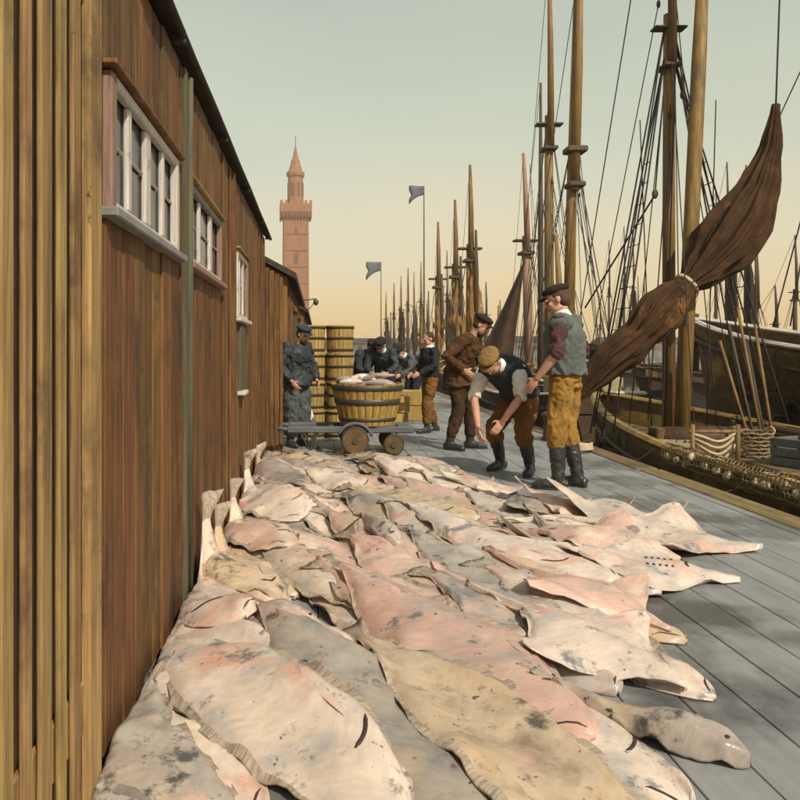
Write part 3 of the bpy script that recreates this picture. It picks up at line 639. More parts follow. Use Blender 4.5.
ice = MB(); ice.lathe((0, 0, 0), [(.40, .72), (.36, .80), (.2, .83), (.02, .84)], 20); ice.build('tub_filling', MATS['fish_grey'], bar, True)
def small_fish(loc, rot, L, mat, label, group):
    e = empty('cod', loc, 0, label, 'fish', group); e.rotation_euler = rot
    mb = MB(); mb.tube([(L*t-L*.5, .015*math.sin(t*5), .0) for t in np.linspace(0, .86, 9)], [(L*.10*q, L*.14*q) for q in (.35, .75, .95, 1, .95, .8, .6, .4, .22)], 10, side=(0, 1, 0)); b_ = mb.build('body', MATS[mat], e, True)
    MB().add([(L*.34, 0, 0), (L*.5, 0, L*.12), (L*.46, 0, 0), (L*.5, 0, -L*.12), (L*.36, .012, 0), (L*.36, -.012, 0)], [(0, 1, 2, 4), (0, 4, 2, 3), (0, 2, 1, 5), (0, 3, 2, 5)]).build('tail_fin', MATS['fish_fin'], e)
    MB().add([(-L*.15, 0, L*.12), (L*.1, 0, L*.10), (0, 0, L*.2), (-.02, .008, L*.1), (-.02, -.008, L*.1)], [(0, 3, 2), (3, 1, 2), (0, 2, 4), (4, 2, 1)]).build('dorsal_fin', MATS['fish_fin'], e)
    for sg in (-1, 1): MB().ell((-L*.42, sg*L*.06, L*.03), (.012, .006, .012), nu=8, nv=6).build('eye', MATS['fish_dark'], e)
    return e
for q, (dx, dy, dz, rz, ry) in enumerate(((-.12, -.12, .865, 20, 4), (.1, -.16, .87, 160, -6), (.18, .06, .875, 60, 8), (-.18, .12, .87, -30, 5), (.0, .0, .93, 12, -7), (.16, -.10, .945, -15, -12))):
    small_fish((bx+dx, by+dy, dz), (R(80), R(ry), R(rz)), .5, ('fish_white', 'fish_grey')[q % 2], ('pale', 'grey')[q % 2]+' cod heaped in the round tub of the barrow', ('pale', 'grey')[q % 2]+' cod in the tub')
# white cloth hung over the handle
cl = MB(); rowsn = 9
for i in range(rowsn):
    t = i/(rowsn-1)
    for j in range(7):
        s_ = j/6-.5; w = .03+.20*t
        cl.v.append((s_*w+.05*t, .02*math.sin(j*2.1+t*2)*t, -.52*t))
cl.f = [(i*7+j, i*7+j+1, (i+1)*7+j+1, (i+1)*7+j) for i in range(rowsn-1) for j in range(6)]; cl.mi = [0]*len(cl.f)
o = cl.build('white_cloth', MATS['white_cloth'], None, True, at(306, 394, 10.05)); md = o.modifiers.new('t', 'SOLIDIFY'); md.thickness = .006
tag(o, 'white triangular cloth hanging behind the barrow handles', 'cloth')

# ------------------------------------------------------------------ stacked fish kits (small staved tubs)
def kit_mesh():
    e = empty('fish_kit', (0, 0, 0), 0, 'x', 'tub', 'stacked fish kits behind the barrow')
    mb = MB(); n = 20
    for k in range(n):
        a0, a1 = 2*math.pi*k/n+.014, 2*math.pi*(k+1)/n-.014
        P = lambda r, a, z: (r*math.cos(a), r*math.sin(a), z)
        mb.add([P(.187, a0, 0), P(.187, a1, 0), P(.203, a0, .40), P(.203, a1, .40), P(.18, a0, .40), P(.18, a1, .40), P(.165, a0, 0), P(.165, a1, 0)], [(0, 1, 3, 2), (2, 3, 5, 4), (4, 5, 7, 6), (6, 7, 1, 0), (0, 2, 4, 6), (1, 7, 5, 3)])
    mb.build('body', MATS['kit_wood'], e)
    for z in (.03, .20, .355):
        r = .188+.016*z/.4+.006
        MB().lathe((0, 0, 0), [(r-.008, z), (r, z+.003), (r+.001, z+.035), (r-.007, z+.038)], 24, cap=False).build('hoop', MATS['rope_dark'], e, True)
    MB().lathe((0, 0, 0), [(.195, .385), (.215, .387), (.215, .405), (.19, .409)], 24).build('lid', MATS['kit_wood'], e)
    return e
kp = kit_mesh(); first = True
ordn = ['on the ground', 'second from the ground', 'third from the ground', 'topmost']
for (cx, cy, nn, ds) in ((-.10, 10.95, 4, 'in the stack behind the man in oilskins'), (.315, 10.95, 4, 'in the stack beyond the round tub'), (.12, 11.5, 3, 'in the shorter stack at the back')):
    for q in range(nn):
        k_ = kp if first else copy_tree(kp); first = False
        k_.location = (cx+rnd.uniform(-.015, .015), cy+rnd.uniform(-.015, .015), .41*q); k_.rotation_euler.z = rnd.uniform(0, 6)
        k_['label'] = 'ochre staved fish kit '+ds+', '+(ordn[q] if q < nn-1 else 'topmost')

# fish boxes by the far workers
def fbox(loc, rz, label, d=(.8, .5, .26), mat='kit_wood'):
    e = empty('fish_box', loc, rz, label, 'box', 'fish boxes on the quay')
    x, y, z = d
    for s_ in (-1, 1):
        MB().bbox((0, s_*(y/2-.012), z/2), (x, .024, z), .004).build('side_board', MATS[mat], e); MB().bbox((s_*(x/2-.012), 0, z/2), (.022, y-.05, z-.004), .004).build('end_board', MATS[mat], e)
    MB().bbox((0, 0, .012), (x-.05, y-.05, .02), .004).build('bottom', MATS[mat], e)
    MB().ell((0, 0, z*.62), (x*.46, y*.44, z*.4)).build('fish_filling', MATS['fish_white'], e, True)
    return e
fbox((1.02, 12.3, 0), .2, 'open fish box on the ground before the two stooping men'); fbox((1.05, 12.3, .27), .15, 'open fish box stacked on another before the two stooping men')
fbox((1.62, 13.9, 0), -.3, 'open fish box on the ground before the man in white shirt'); fbox((1.60, 13.95, .27), -.2, 'open fish box stacked on another before the man in white shirt')
fbox((.55, 13.2, 0), .1, 'open fish box past the stacked kits')

# ------------------------------------------------------------------ people
V = Vector
def person(label, loc, deg, J, fit, sc=1.0, vox=.012):
    P = empty('person', loc, R(deg), label, 'person')
    P.scale = (sc,)*3
    st = {'pelvis': (0, 0, .93), 'waist': (0, 0, 1.08), 'chest': (0, .01, 1.28), 'neck': (0, 0, 1.45), 'head': (0, .03, 1.60), 'hf': (0, 1, -.12), 'hu': (0, .12, 1),
          'shL': (-.185, 0, 1.40), 'elL': (-.25, -.03, 1.13), 'wrL': (-.25, .07, .90), 'shR': (.185, 0, 1.40), 'elR': (.25, -.03, 1.13), 'wrR': (.25, .07, .90),
          'hipL': (-.09, 0, .90), 'knL': (-.10, .03, .50), 'anL': (-.10, -.02, .09), 'hipR': (.09, 0, .90), 'knR': (.10, .03, .50), 'anR': (.10, -.02, .09), 'toeL': (-.2, 1, 0), 'toeR': (.2, 1, 0)}
    st.update(J); j = {k: V(v) for k, v in st.items()}
    side = (j['shR']-j['shL']).normalized()
    hf, hu = j['hf'].normalized(), j['hu']; hu = (hu-hf*hu.dot(hf)).normalized(); hr = hf.cross(hu)
    HR = Matrix((hr, hf, hu)).transposed(); H = j['head']
    hp = lambda x, y, z: H+HR @ V((x, y, z))
    # body: one continuous skin
    b = MB()
    b.ell(hp(0, -.012, .035), (.076, .095, .088), HR, 16, 12); b.ell(hp(0, .02, -.045), (.060, .070, .075), HR, 16, 12); b.ell(hp(0, .055, -.088), (.030, .030, .026), HR)
    b.ell(hp(0, .085, .018), (.052, .016, .014), HR); b.tube([hp(0, .088, .012), hp(0, .106, -.022), hp(0, .104, -.036)], [.009, .015, .013], 8)
    for s_ in (-1, 1):
        b.ell(hp(s_*.076, -.012, -.008), (.012, .020, .031), HR, 8, 7); b.ell(hp(s_*.036, .062, -.022), (.022, .02, .018), HR)
    b.tube([j['neck']-(H-j['neck'])*.35, j['neck'], hp(0, -.02, -.06)], [.07, .056, .054], 12)
    b.tube([j['pelvis'], j['waist'], j['chest'], j['neck']], [(.13, .095), (.125, .09), (.145, .095), (.06, .055)], 14, side=side)
    for s_ in 'LR':
        sh, el, wr = j['sh'+s_], j['el'+s_], j['wr'+s_]
        b.tube([j['chest'].lerp(sh, .5), sh, sh.lerp(el, .5), el, el.lerp(wr, .35), wr], [.06, .052, .046, .038, .041, .027], 10)
        d = (wr-el).normalized()
        inw = (j['waist']-wr); inw = (inw-d*inw.dot(d)).normalized(); fw = d.cross(inw)
        if fw.dot(V((0, 1, 0))) < 0: fw = -fw
        hm = Matrix((inw, fw, d)).transposed()
        pc = wr+d*.055
        b.ell(pc, (.017, .042, .056), hm, 12, 9)
        cu = fit.get('curl', .6)
        for q in range(4):
            k0 = pc+d*.04+fw*(.030-.020*q); ln = (.075, .082, .076, .060)[q]
            d1 = (d*math.cos(cu*.6)+inw*math.sin(cu*.6)); d2 = (d*math.cos(cu*1.5)+inw*math.sin(cu*1.5))
            b.tube([k0-d*.02, k0+d1*ln*.5, k0+d1*ln*.5+d2*ln*.55], [.0095, .009, .0075], 7)
        t0 = wr+d*.03+fw*.028
        b.tube([t0, t0+(d*.5+fw*.75+inw*.3).normalized()*.04, t0+(d*.5+fw*.75+inw*.3).normalized()*.04+(d*.85+fw*.2+inw*.4).normalized()*.032], [.013, .011, .008], 7)
        hip, kn, an = j['hip'+s_], j['kn'+s_], j['an'+s_]
        b.tube([j['pelvis'].lerp(hip, .6), hip, kn, kn.lerp(an, .3), an, an+V((0, 0, -.03))], [.07, .07, .048, .05, .033, .03], 10)
    remesh(b, 'body', MATS['skin'], P, vox=min(vox*.72, .009), smooth=2)
    for s_ in (-1, 1):
        MB().ell(hp(s_*.031, .080, .0), (.013, .008, .008), HR, 8, 6).build('eye', MATS['eye'], P, True)
    MB().ell(hp(0, .088, -.062), (.024, .008, .007), HR, 8, 6).build('mouth', MATS['lips'], P, True)
    # trousers
    t = MB(); tl = fit.get('legr', 1.0)
    t.tube([j['waist'].lerp(j['pelvis'], .35), j['pelvis'], j['pelvis'].lerp((j['hipL']+j['hipR'])/2, 1.0)+V((0, 0, -.05))], [(.15, .115), (.17, .135), (.15, .12)], 16, side=side)
    boot_top = fit.get('boots', .16)
    for s_ in 'LR':
        hip, kn, an = j['hip'+s_], j['kn'+s_], j['an'+s_]
        end = an+(kn-an)*(.18 if boot_top < .3 else .72)
        pts = [hip+V((0, 0, .03)), hip.lerp(kn, .5), kn, kn.lerp(an, .25)]; rr = [.10, .092*tl, .08*tl, .078*tl]
        if boot_top < .3: pts += [kn.lerp(an, .6), end]; rr += [.07*tl, .068*tl]
        else: pts += [kn.lerp(an, .36)]; rr += [.066*tl]
        t.tube(pts, rr, 14)
    remesh(t, 'trousers', MATS[fit['trousers']], P, vox, 3, .016, (9, 9, 6), rnd.uniform(0, 90))
    # boots
    for s_ in 'LR':
        kn, an = j['kn'+s_], j['an'+s_]; dz = kn-an; tv = j['toe'+s_].normalized()
        bt = MB(); hgt = dz*(.74 if boot_top > .3 else .38)
        bt.tube([an+hgt, an+hgt*.6, an+hgt*.2, an+V((0, 0, -.05))], [.070 if boot_top > .3 else .056, .066 if boot_top > .3 else .054, .054, .05], 14)
        z0 = an.z-.045
        bt.tube([an+tv*-.075+V((0, 0, -.045)), an+tv*.02+V((0, 0, -.038)), an+tv*.12+V((0, 0, -.048)), an+tv*.19+V((0, 0, -.056)), an+tv*.215+V((0, 0, -.06))], [(.036, .042), (.042, .05), (.047, .038), (.040, .029), (.02, .018)], 12, side=tv.cross(V((0, 0, 1))))
        bo = remesh(bt, 'boot', MATS['boot'], P, min(vox, .011), 2, .006 if boot_top > .3 else .003, (14, 14, 22), rnd.uniform(0, 90))
        so_ = MB(); nq = 14
        ring = []
        for q in range(nq):
            a = 2*math.pi*q/nq; ll = .15*math.cos(a); wd = (.044 if ll > 0 else .036)*math.sin(a)
            ring.append(an+tv*(.07+ll)+tv.cross(V((0, 0, 1)))*wd)
        zz = an.z-.088
        so_.add([V((r_.x, r_.y, zz)) for r_ in ring]+[V((r_.x, r_.y, zz+.018)) for r_ in ring], [tuple(range(nq-1, -1, -1)), tuple(range(nq, 2*nq))]+[(q, (q+1) % nq, nq+(q+1) % nq, nq+q) for q in range(nq)]); so_.build('sole', MATS['boot'], bo)
    # upper clothes
    def torso(mb, g=0.0, hem=None, flare=0.0):
        pts = [j['waist'].lerp(j['pelvis'], .8), j['waist'], j['chest'], j['chest'].lerp(j['neck'], .55), j['neck']+(j['neck']-j['chest'])*.02]
        rr = [(.178+g+flare, .145+g+flare), (.168+g, .130+g), (.192+g, .138+g), (.165+g, .112+g), (.072+g, .070+g)]
        if hem is not None:
            pts = [hem]+pts; rr = [(.20+g+flare, .17+g+flare)]+rr
        mb.tube(pts, rr, 18, side=side)
        for s_ in 'LR': mb.ell(j['chest'].lerp(j['sh'+s_], .85), (.075+g,)*3, None, 12, 9)
    def sleeves(mb, frac, g=0.0):
        for s_ in 'LR':
            sh, el, wr = j['sh'+s_], j['el'+s_], j['wr'+s_]
            pts = [j['chest'].lerp(sh, .6), sh, sh.lerp(el, .5), el]; rr = [.08+g, .076+g, .066+g, .060+g]
            if frac > 0: pts += [el.lerp(wr, frac*.5), el.lerp(wr, frac)]; rr += [.056+g, .048+g]
            else: pts[-1] = sh.lerp(el, .92)
            mb.tube(pts, rr, 12)
    hem = None
    if fit.get('long'): hem = j['pelvis'].lerp((j['knL']+j['knR'])/2, fit['long'])
    if fit.get('vest'):
        m1 = MB(); torso(m1, -.014); sleeves(m1, fit.get('sleeve', .1)); remesh(m1, 'shirt', MATS[fit['shirt']], P, vox, 3, .013, (10, 10, 13), rnd.uniform(0, 90))
        m2 = MB(); torso(m2, .028); remesh(m2, 'waistcoat', MATS[fit['vest']], P, vox, 3, .011, (7, 7, 9), rnd.uniform(0, 90))
    else:
        m1 = MB(); torso(m1, .008, hem, fit.get('flare', .0)); sleeves(m1, fit.get('sleeve', .93), .006); remesh(m1, fit.get('upname', 'jacket'), MATS[fit['shirt']], P, vox, 3, .016, (8, 8, 8), rnd.uniform(0, 90))
    if fit.get('collar'):
        MB().tube([j['neck']+(j['neck']-j['chest']).normalized()*-.03, j['neck']+(H-j['neck']).normalized()*.03, j['neck']+(H-j['neck']).normalized()*.055], [.092, .072, .064], 14, side=side, cap=False).build('collar', MATS[fit['collar']], P, True)
    if fit.get('apron'):
        a = MB(); fwd = side.cross(V((0, 0, 1))) * -1
        if fwd.y < 0: fwd = -fwd
        n0 = 8
        for q in range(n0+1):
            tq = q/n0
            c = j['chest'].lerp(j['pelvis'], min(1, tq*1.6)) if tq < .625 else j['pelvis'].lerp((j['knL']+j['knR'])/2, (tq-.625)/.375*.7)
            up_ = (j['chest']-j['pelvis']).normalized() if tq < .6 else V((0, 0, 1)); ax = up_.cross(side)
            if ax.y < 0: ax = -ax
            for w in range(9):
                s_ = w/4-1; hw = .12+.10*tq
                a.v.append(tuple(c+side*(hw*s_)+ax*(.185-.06*s_*s_+.008*math.sin(w*2+q))))
        a.f = [(q*9+w, q*9+w+1, (q+1)*9+w+1, (q+1)*9+w) for q in range(n0) for w in range(8)]; a.mi = [0]*len(a.f)
        ao = a.build('apron', MATS[fit['apron']], P, True); md = ao.modifiers.new('t', 'SOLIDIFY'); md.thickness = .01
    # hair, beard, cap
    hb = MB(); hb.ell(hp(0, -.022, .045), (.082, .094, .084), HR, 16, 12); hb.ell(hp(0, -.052, -.005), (.074, .062, .075), HR, 14, 10)
    remesh(hb, 'hair', MATS[fit.get('hair', 'hair_dark')], P, .010, 2, .003, (40, 40, 20), 3)
    if fit.get('beard'):
        bb = MB(); bb.ell(hp(0, .035, -.085), (.058, .058, .050), HR, 14, 10); bb.ell(hp(0, .082, -.05), (.032, .016, .011), HR)
        remesh(bb, 'beard', MATS[fit.get('hair', 'hair_dark')], P, .010, 2, .004, (40, 40, 20), 9)
    if fit.get('cap'):
        cb = MB(); cb.ell(hp(0, -.015, .090), (.108, .122, .042), HR, 18, 10); cb.tube([hp(0, -.012, .052), hp(0, -.014, .085)], [(.083, .100), (.094, .110)], 16, side=hr)
        c_ = remesh(cb, 'cap', MATS[fit['cap']], P, .010, 2, .004, (18, 18, 18), rnd.uniform(0, 50))
        pk = MB(); nq = 9
        for q in range(nq):
            a = math.pi*(q/(nq-1)); x = .074*math.cos(a)
            pk.v += [tuple(hp(x, .070+.012*math.sin(a), .060)), tuple(hp(x*1.05, .085+.058*math.sin(a), .040)), tuple(hp(x*1.05, .085+.058*math.sin(a), .034)), tuple(hp(x, .070+.012*math.sin(a), .052))]
        pk.f = [(4*q+a, 4*q+4+a, 4*q+4+(a+1) % 4, 4*q+(a+1) % 4) for q in range(nq-1) for a in range(4)]; pk.mi = [0]*len(pk.f)
        pk.build('peak', MATS[fit['cap']], c_, True)
    return P

fgm = gnd(566, 488)
person('man standing with his back turned in grey green waistcoat and ochre trousers', fgm, 56,
       dict(chest=(0, .015, 1.28), neck=(0, .03, 1.45), head=(-.01, .075, 1.59), hf=(-.25, .9, -.30), hu=(0, .30, .9), elL=(-.27, .0, 1.14), wrL=(-.25, .17, .93), elR=(.29, -.07, 1.15), wrR=(.24, .06, .97),
            hipL=(-.09, 0, .90), knL=(-.11, .05, .50), anL=(-.115, .03, .09), knR=(.10, .02, .50), anR=(.115, -.07, .09)),
       dict(trousers='ochre_cloth', legr=1.06, boots=.45, vest='vest_green', shirt='shirt_plum', sleeve=.12, cap='cap_dark', hair='hair_brown', collar='white_cloth'), 1.095, .010)
bend = dict(pelvis=(0, -.24, .76), waist=(0, -.12, .90), chest=(0, .12, 1.04), neck=(0, .29, 1.09), head=(0, .42, 1.12), hf=(-.05, .58, -.80), hu=(0, .80, .58),
            shL=(-.185, .21, 1.05), elL=(-.27, .36, .80), wrL=(-.16, .50, .58), shR=(.185, .21, 1.05), elR=(.23, .34, .78), wrR=(.10, .50, .50),
            hipL=(-.09, -.22, .73), knL=(-.17, .10, .45), anL=(-.18, -.06, .09), hipR=(.09, -.22, .73), knR=(.18, .02, .45), anR=(.21, -.20, .09))
person('stooping man in tan cap, dark waistcoat and white rolled shirt sleeves', gnd(511, 474), 140, bend,
       dict(trousers='brown_cloth', legr=1.1, boots=.45, vest='navy', shirt='white_cloth', sleeve=.05, cap='tan_cloth', hair='hair_dark', beard=True, collar='white_cloth'), 1.03, .010)
person('man in long brown coat and dark cap leaning forward behind the stooping man', gnd(459, 449), -118,
       dict(pelvis=(0, -.03, .93), waist=(0, .01, 1.08), chest=(0, .11, 1.27), neck=(0, .19, 1.42), head=(0, .29, 1.53), hf=(0, .82, -.5), hu=(0, .5, .82), shL=(-.185, .15, 1.38), shR=(.185, .15, 1.38),
            elR=(.31, -.06, 1.15), wrR=(.21, .13, .99), elL=(-.25, .2, 1.12), wrL=(-.18, .36, .98), knR=(.12, .03, .5), anR=(.14, -.08, .09), knL=(-.1, .12, .5), anL=(-.13, .1, .09)),
       dict(trousers='dark_brown', boots=.1, shirt='coat_brown', long=.38, flare=.02, upname='coat', cap='cap_dark', hair='hair_brown', beard=True), 1.04)
person('bareheaded young man in dark jacket with white neckerchief and brown trousers', gnd(430, 432), 108,
       dict(hf=(0, .95, -.25), elL=(-.25, .03, 1.14), wrL=(-.16, .27, 1.02), elR=(.25, .05, 1.15), wrR=(.12, .30, 1.0), anL=(-.13, .12, .09), knL=(-.11, .11, .5), anR=(.14, -.17, .09), knR=(.12, -.02, .5)),
       dict(trousers='brown_cloth', boots=.1, legr=1.1, shirt='black_cloth', hair='hair_dark', collar='white_cloth'), .905)
person('man in dark blue oilskins and cap standing by the shed corner', (-.285, 9.95, 0), -138,
       dict(chest=(0, .05, 1.27), neck=(0, .09, 1.43), head=(0, .15, 1.56), hf=(0, .9, -.35), hu=(0, .35, .9), elR=(.28, .0, 1.12), wrR=(.22, .16, .92), elL=(-.28, .03, 1.12), wrL=(-.22, .18, .92)),
       dict(trousers='oilskin_grey', boots=.1, legr=1.35, shirt='oilskin', long=.22, flare=.03, upname='oilskin_coat', cap='oilskin', hair='hair_dark', beard=True), .95)
lean = dict(pelvis=(0, -.12, .90), waist=(0, -.05, 1.03), chest=(0, .11, 1.19), neck=(0, .21, 1.30), head=(0, .31, 1.365), hf=(0, .8, -.55), hu=(0, .55, .8), shL=(-.185, .17, 1.26), shR=(.185, .17, 1.26),
            elL=(-.25, .27, 1.0), wrL=(-.14, .45, .9), elR=(.25, .27, 1.0), wrR=(.14, .45, .9), hipL=(-.09, -.12, .87), hipR=(.09, -.12, .87), knL=(-.12, 0, .48), knR=(.12, 0, .48), anL=(-.14, -.1, .09), anR=(.14, -.1, .09))
person('stooping man in dark coat nearest the stacked kits', (.80, 13.1, 0), 205, lean, dict(trousers='grey_blue', boots=.1, shirt='navy', cap='cap_dark'), .97, .014)
person('stooping man in dark blue coat and black cap beside the other dark coated man', (1.13, 12.9, 0), 165, lean, dict(trousers='black_cloth', boots=.1, shirt='oilskin', cap='black_cloth', collar='white_cloth'), .99, .014)
person('man in white shirt bending over the far fish boxes', (1.50, 14.9, 0), 190, lean, dict(trousers='grey_blue', boots=.1, shirt='white_cloth', upname='shirt', cap='cap_dark'), .93, .014)
person('man in grey jacket bending over behind the bareheaded young man', (1.80, 14.6, 0), 130, lean, dict(trousers='black_cloth', boots=.1, shirt='grey_blue', cap='black_cloth', collar='white_cloth'), .90, .014)

# ------------------------------------------------------------------ boats
WL = -1.15
def hull_mesh(L, B, fb_mid, fb_bow, fb_st, draft=.8, transom=.55, nst=22, deck=.42):
    """stern at y=-L/2, bow at y=+L/2, waterline at z=0"""
    prof = []
    for i in range(nst+1):
        t = i/nst
        if t < .45: b = transom+(1-transom)*math.sin(t/.45*math.pi/2)
        else: b = max(.012, math.cos((t-.45)/.55*math.pi/2)**.72)
        sh = fb_mid+(fb_bow-fb_mid)*max(0, (t-.4)/.6)**2.0+(fb_st-fb_mid)*max(0, (.4-t)/.4)**1.6
        prof.append((t, b*B/2, sh))
    rake = .07*L
    ns = 12; vs = []
    for (t, b, sh) in prof:
        for k in range(ns+1):
            q = k/ns; z = -draft+(sh+draft)*q
            fl = (q**.55)*(1-.0*q); flare = 1 if t < .5 else 1-(1-q)*.75*((t-.5)/.5)
            lap = .016*((k % 2)) if k < ns else 0
            x = b*fl*flare+lap*min(1, b*3)
            y = -L/2+L*t+(-rake*(1-q) if t > .8 else 0)*((t-.8)/.2 if t > .8 else 0)+(.25*rake*(1-q) if t < .15 else 0)*(1-t/.15)
            vs.append((x, y, z))
    return prof, vs, ns
def boat(name, label, loc, deg, L=13, B=3.0, fb=(1.1, 1.5, 1.2), hull='hull_brown', upper=None, rail='hull_ochre', group=None, simple=False):
    e = empty(name, (loc[0], loc[1], WL), R(deg), label, 'boat', group)
    prof, vs, ns = hull_mesh(L, B, *fb, nst=14 if simple else 26)
    m = len(prof); mb = MB(); full = vs+[(-x, y, z) for x, y, z in vs]; o2 = len(vs); fs = []; mi = []
    for i in range(m-1):
        for k in range(ns):
            a = i*(ns+1)+k; bq = (i+1)*(ns+1)+k
            mt = 1 if (upper and k >= ns-3) else 0
            fs += [(a, bq, bq+1, a+1), (o2+a, o2+a+1, o2+bq+1, o2+bq)]; mi += [mt, mt]
    tr = [k for k in range(ns+1)]; fs.append(tuple(tr+[o2+k for k in reversed(tr)])); mi.append(0)
    mb.v = full; mb.f = fs; mb.mi = mi
    mb.build('hull', [MATS[hull], MATS[upper or hull]], e)
    dz = .45
    dk = MB(); dv = [];
    for (t, b, sh) in prof: dv += [(b*.93, -L/2+L*t, sh-dz), (-b*.93, -L/2+L*t, sh-dz)]
    dk.add(dv, [(2*i, 2*i+2, 2*i+3, 2*i+1) for i in range(m-1)]); dk.build('deck', MATS['deck'], e)
    ib = MB()
    for sg in (1, -1):
        iv = []
        for (t, b, sh) in prof: iv += [(sg*max(.004, b-.07), -L/2+L*t, sh-dz-.01), (sg*max(.004, b-.06), -L/2+L*t, sh)]
        ib.add(iv, [(2*i, 2*i+1, 2*i+3, 2*i+2) for i in range(m-1)])
    ib.build('bulwark', MATS['hull_brown'], e)
    for sg in (1, -1):
        MB().tube([(sg*max(.01, b-.02), -L/2+L*t, sh+.03) for t, b, sh in prof], [(.085, .045)]*m, 6, side=(1, 0, 0)).build('rail', MATS[rail], e)
        if not simple: MB().tube([(sg*(b+.012), -L/2+L*t, sh-.34) for t, b, sh in prof], .04, 6).build('rubbing_strake', MATS['hull_dark'], e)
    MB().tube([(0, -L/2+.02, prof[0][2]+.03), (prof[0][1], -L/2+.02, prof[0][2]+.032)], .05, 6).build('taffrail', MATS[rail], e)
    if not simple:
        MB().bbox((0, L/2-.01, fb[1]-.5), (.14, .2, 1.25), .03).build('stem_post', MATS['hull_dark'], e)
        for i in range(2, m-3, 2):
            t, b, sh = prof[i]
            for sg in (1, -1): MB().bbox((sg*(b-.11), -L/2+L*t, sh-dz/2), (.08, .09, dz), .01).build('stanchion', MATS['hull_brown'], e)
    return e
def local(e, p): return Matrix.Rotation(-e.rotation_euler.z, 3, 'Z') @ (Vector(p)-e.location)
def spar(e, name, pts, rad, mat='mast_wood', n=10):
    return MB().tube([local(e, p) for p in pts], rad, n).build(name, MATS[mat], e, True)
def rope(e, a, b, r=.012, sag=0, name='stay', mat='rope_dark', seg=6):
    a, b = Vector(a), Vector(b)
    pts = [a.lerp(b, k/seg)-Vector((0, 0, sag*4*(k/seg)*(1-k/seg))) for k in range(seg+1)]
    return MB().tube([local(e, p) for p in pts], r, 5).build(name, MATS[mat], e, True)
def furled(e, pts, widths, mat, name='furled_sail', flat=.6, folds=7, depth=.16, n=44, sub=3, lump=.10):
    P_ = []; Wd = []
    for i in range(len(pts)-1):
        for k in range(sub):
            t = k/sub; P_.append(Vector(pts[i]).lerp(Vector(pts[i+1]), t)); tt = t*t*(3-2*t); Wd.append(widths[i]*(1-tt)+widths[i+1]*tt)
    P_.append(Vector(pts[-1])); Wd.append(widths[-1]); sd = rnd.uniform(0, 9)
    rf = lambda i, th: 1+depth*(1.2-2.0*abs(math.sin(folds*.5*th+sd+.05*i+.5*noise.noise(Vector((i*.2, th, sd))))))+depth*.45*math.sin((folds*2+1)*th-sd-.1*i)+lump*noise.noise(Vector((math.cos(th)*2, math.sin(th)*2, i*.45+sd)))
    return MB().tube([local(e, p) for p in P_], [(w, w*flat) for w in Wd], n, rfun=rf).build(name, MATS[mat], e, True)
def rig(e, mx, my, top, r, mat='mast_wood', base=-.6, lean=(0, 0), sail=None, sailw=.28, beam=1.3, shr=True, topmast=True):
    """a pole mast with doubling, shrouds and a gaff sail stowed on it"""
    b = Vector((mx, my, base)); tp = Vector((mx+lean[0], my+lean[1], top)); mid = b.lerp(tp, .64)
    if topmast:
        spar(e, 'mast', [b, b.lerp(tp, .35), mid], [r, r*.95, r*.8], mat)
        spar(e, 'topmast', [b.lerp(tp, .57)+Vector((.0, -r*1.3, 0)), b.lerp(tp, .8)+Vector((0, -r, 0)), tp], [r*.7, r*.58, r*.3], mat)
        c = b.lerp(tp, .62); MB().bbox(local(e, c), (r*5.2, r*2.2, r*.42), .02).build('crosstree', MATS['mast_dark'], e)
        c = b.lerp(tp, .565); MB().bbox(local(e, c), (r*2.7, r*3.6, r*.7), .02).build('mast_cap', MATS['mast_dark'], e)
    else: spar(e, 'mast', [b, b.lerp(tp, .5), tp], [r, r*.85, r*.35], mat)
    if shr:
        for s_ in (-1, 1):
            for q in (0, .5): rope(e, mid+Vector((s_*.05, 0, -.1)), (mx+s_*beam, my-.5+q, base+.5), .014, name='shroud')
        rope(e, tp, (mx, my+5, base+.9), .012, name='forestay')
    if sail:
        p0 = b.lerp(tp, .60)+Vector((.02, -.25, 0)); p1 = b.lerp(tp, .12)+Vector((.05, -.35, 0))
        ww_ = [.16, .34, .5, .62, .85, .95, 1.0, .8, .95, .6, .3]; bw = sailw*.5
        furled(e, [p0.lerp(p1, k/10)+Vector((rnd.uniform(-bw, bw)*.5+bw*.4, 0, 0)) for k in range(11)], [w*sailw*rnd.uniform(.8, 1.12) for w in ww_], sail, n=28, sub=3, lump=.45, depth=.2)
        gp = p0.lerp(p1, .3); spar(e, 'gaff', [p0.lerp(p1, .8)+Vector((bw, -.1, 0)), gp+Vector((bw*1.2, -.2, .6)), p0+Vector((bw*1.1, -.2, rnd.uniform(.2, 1.2)))], [r*.5, r*.5, r*.25], 'mast_dark')
    return b, tp

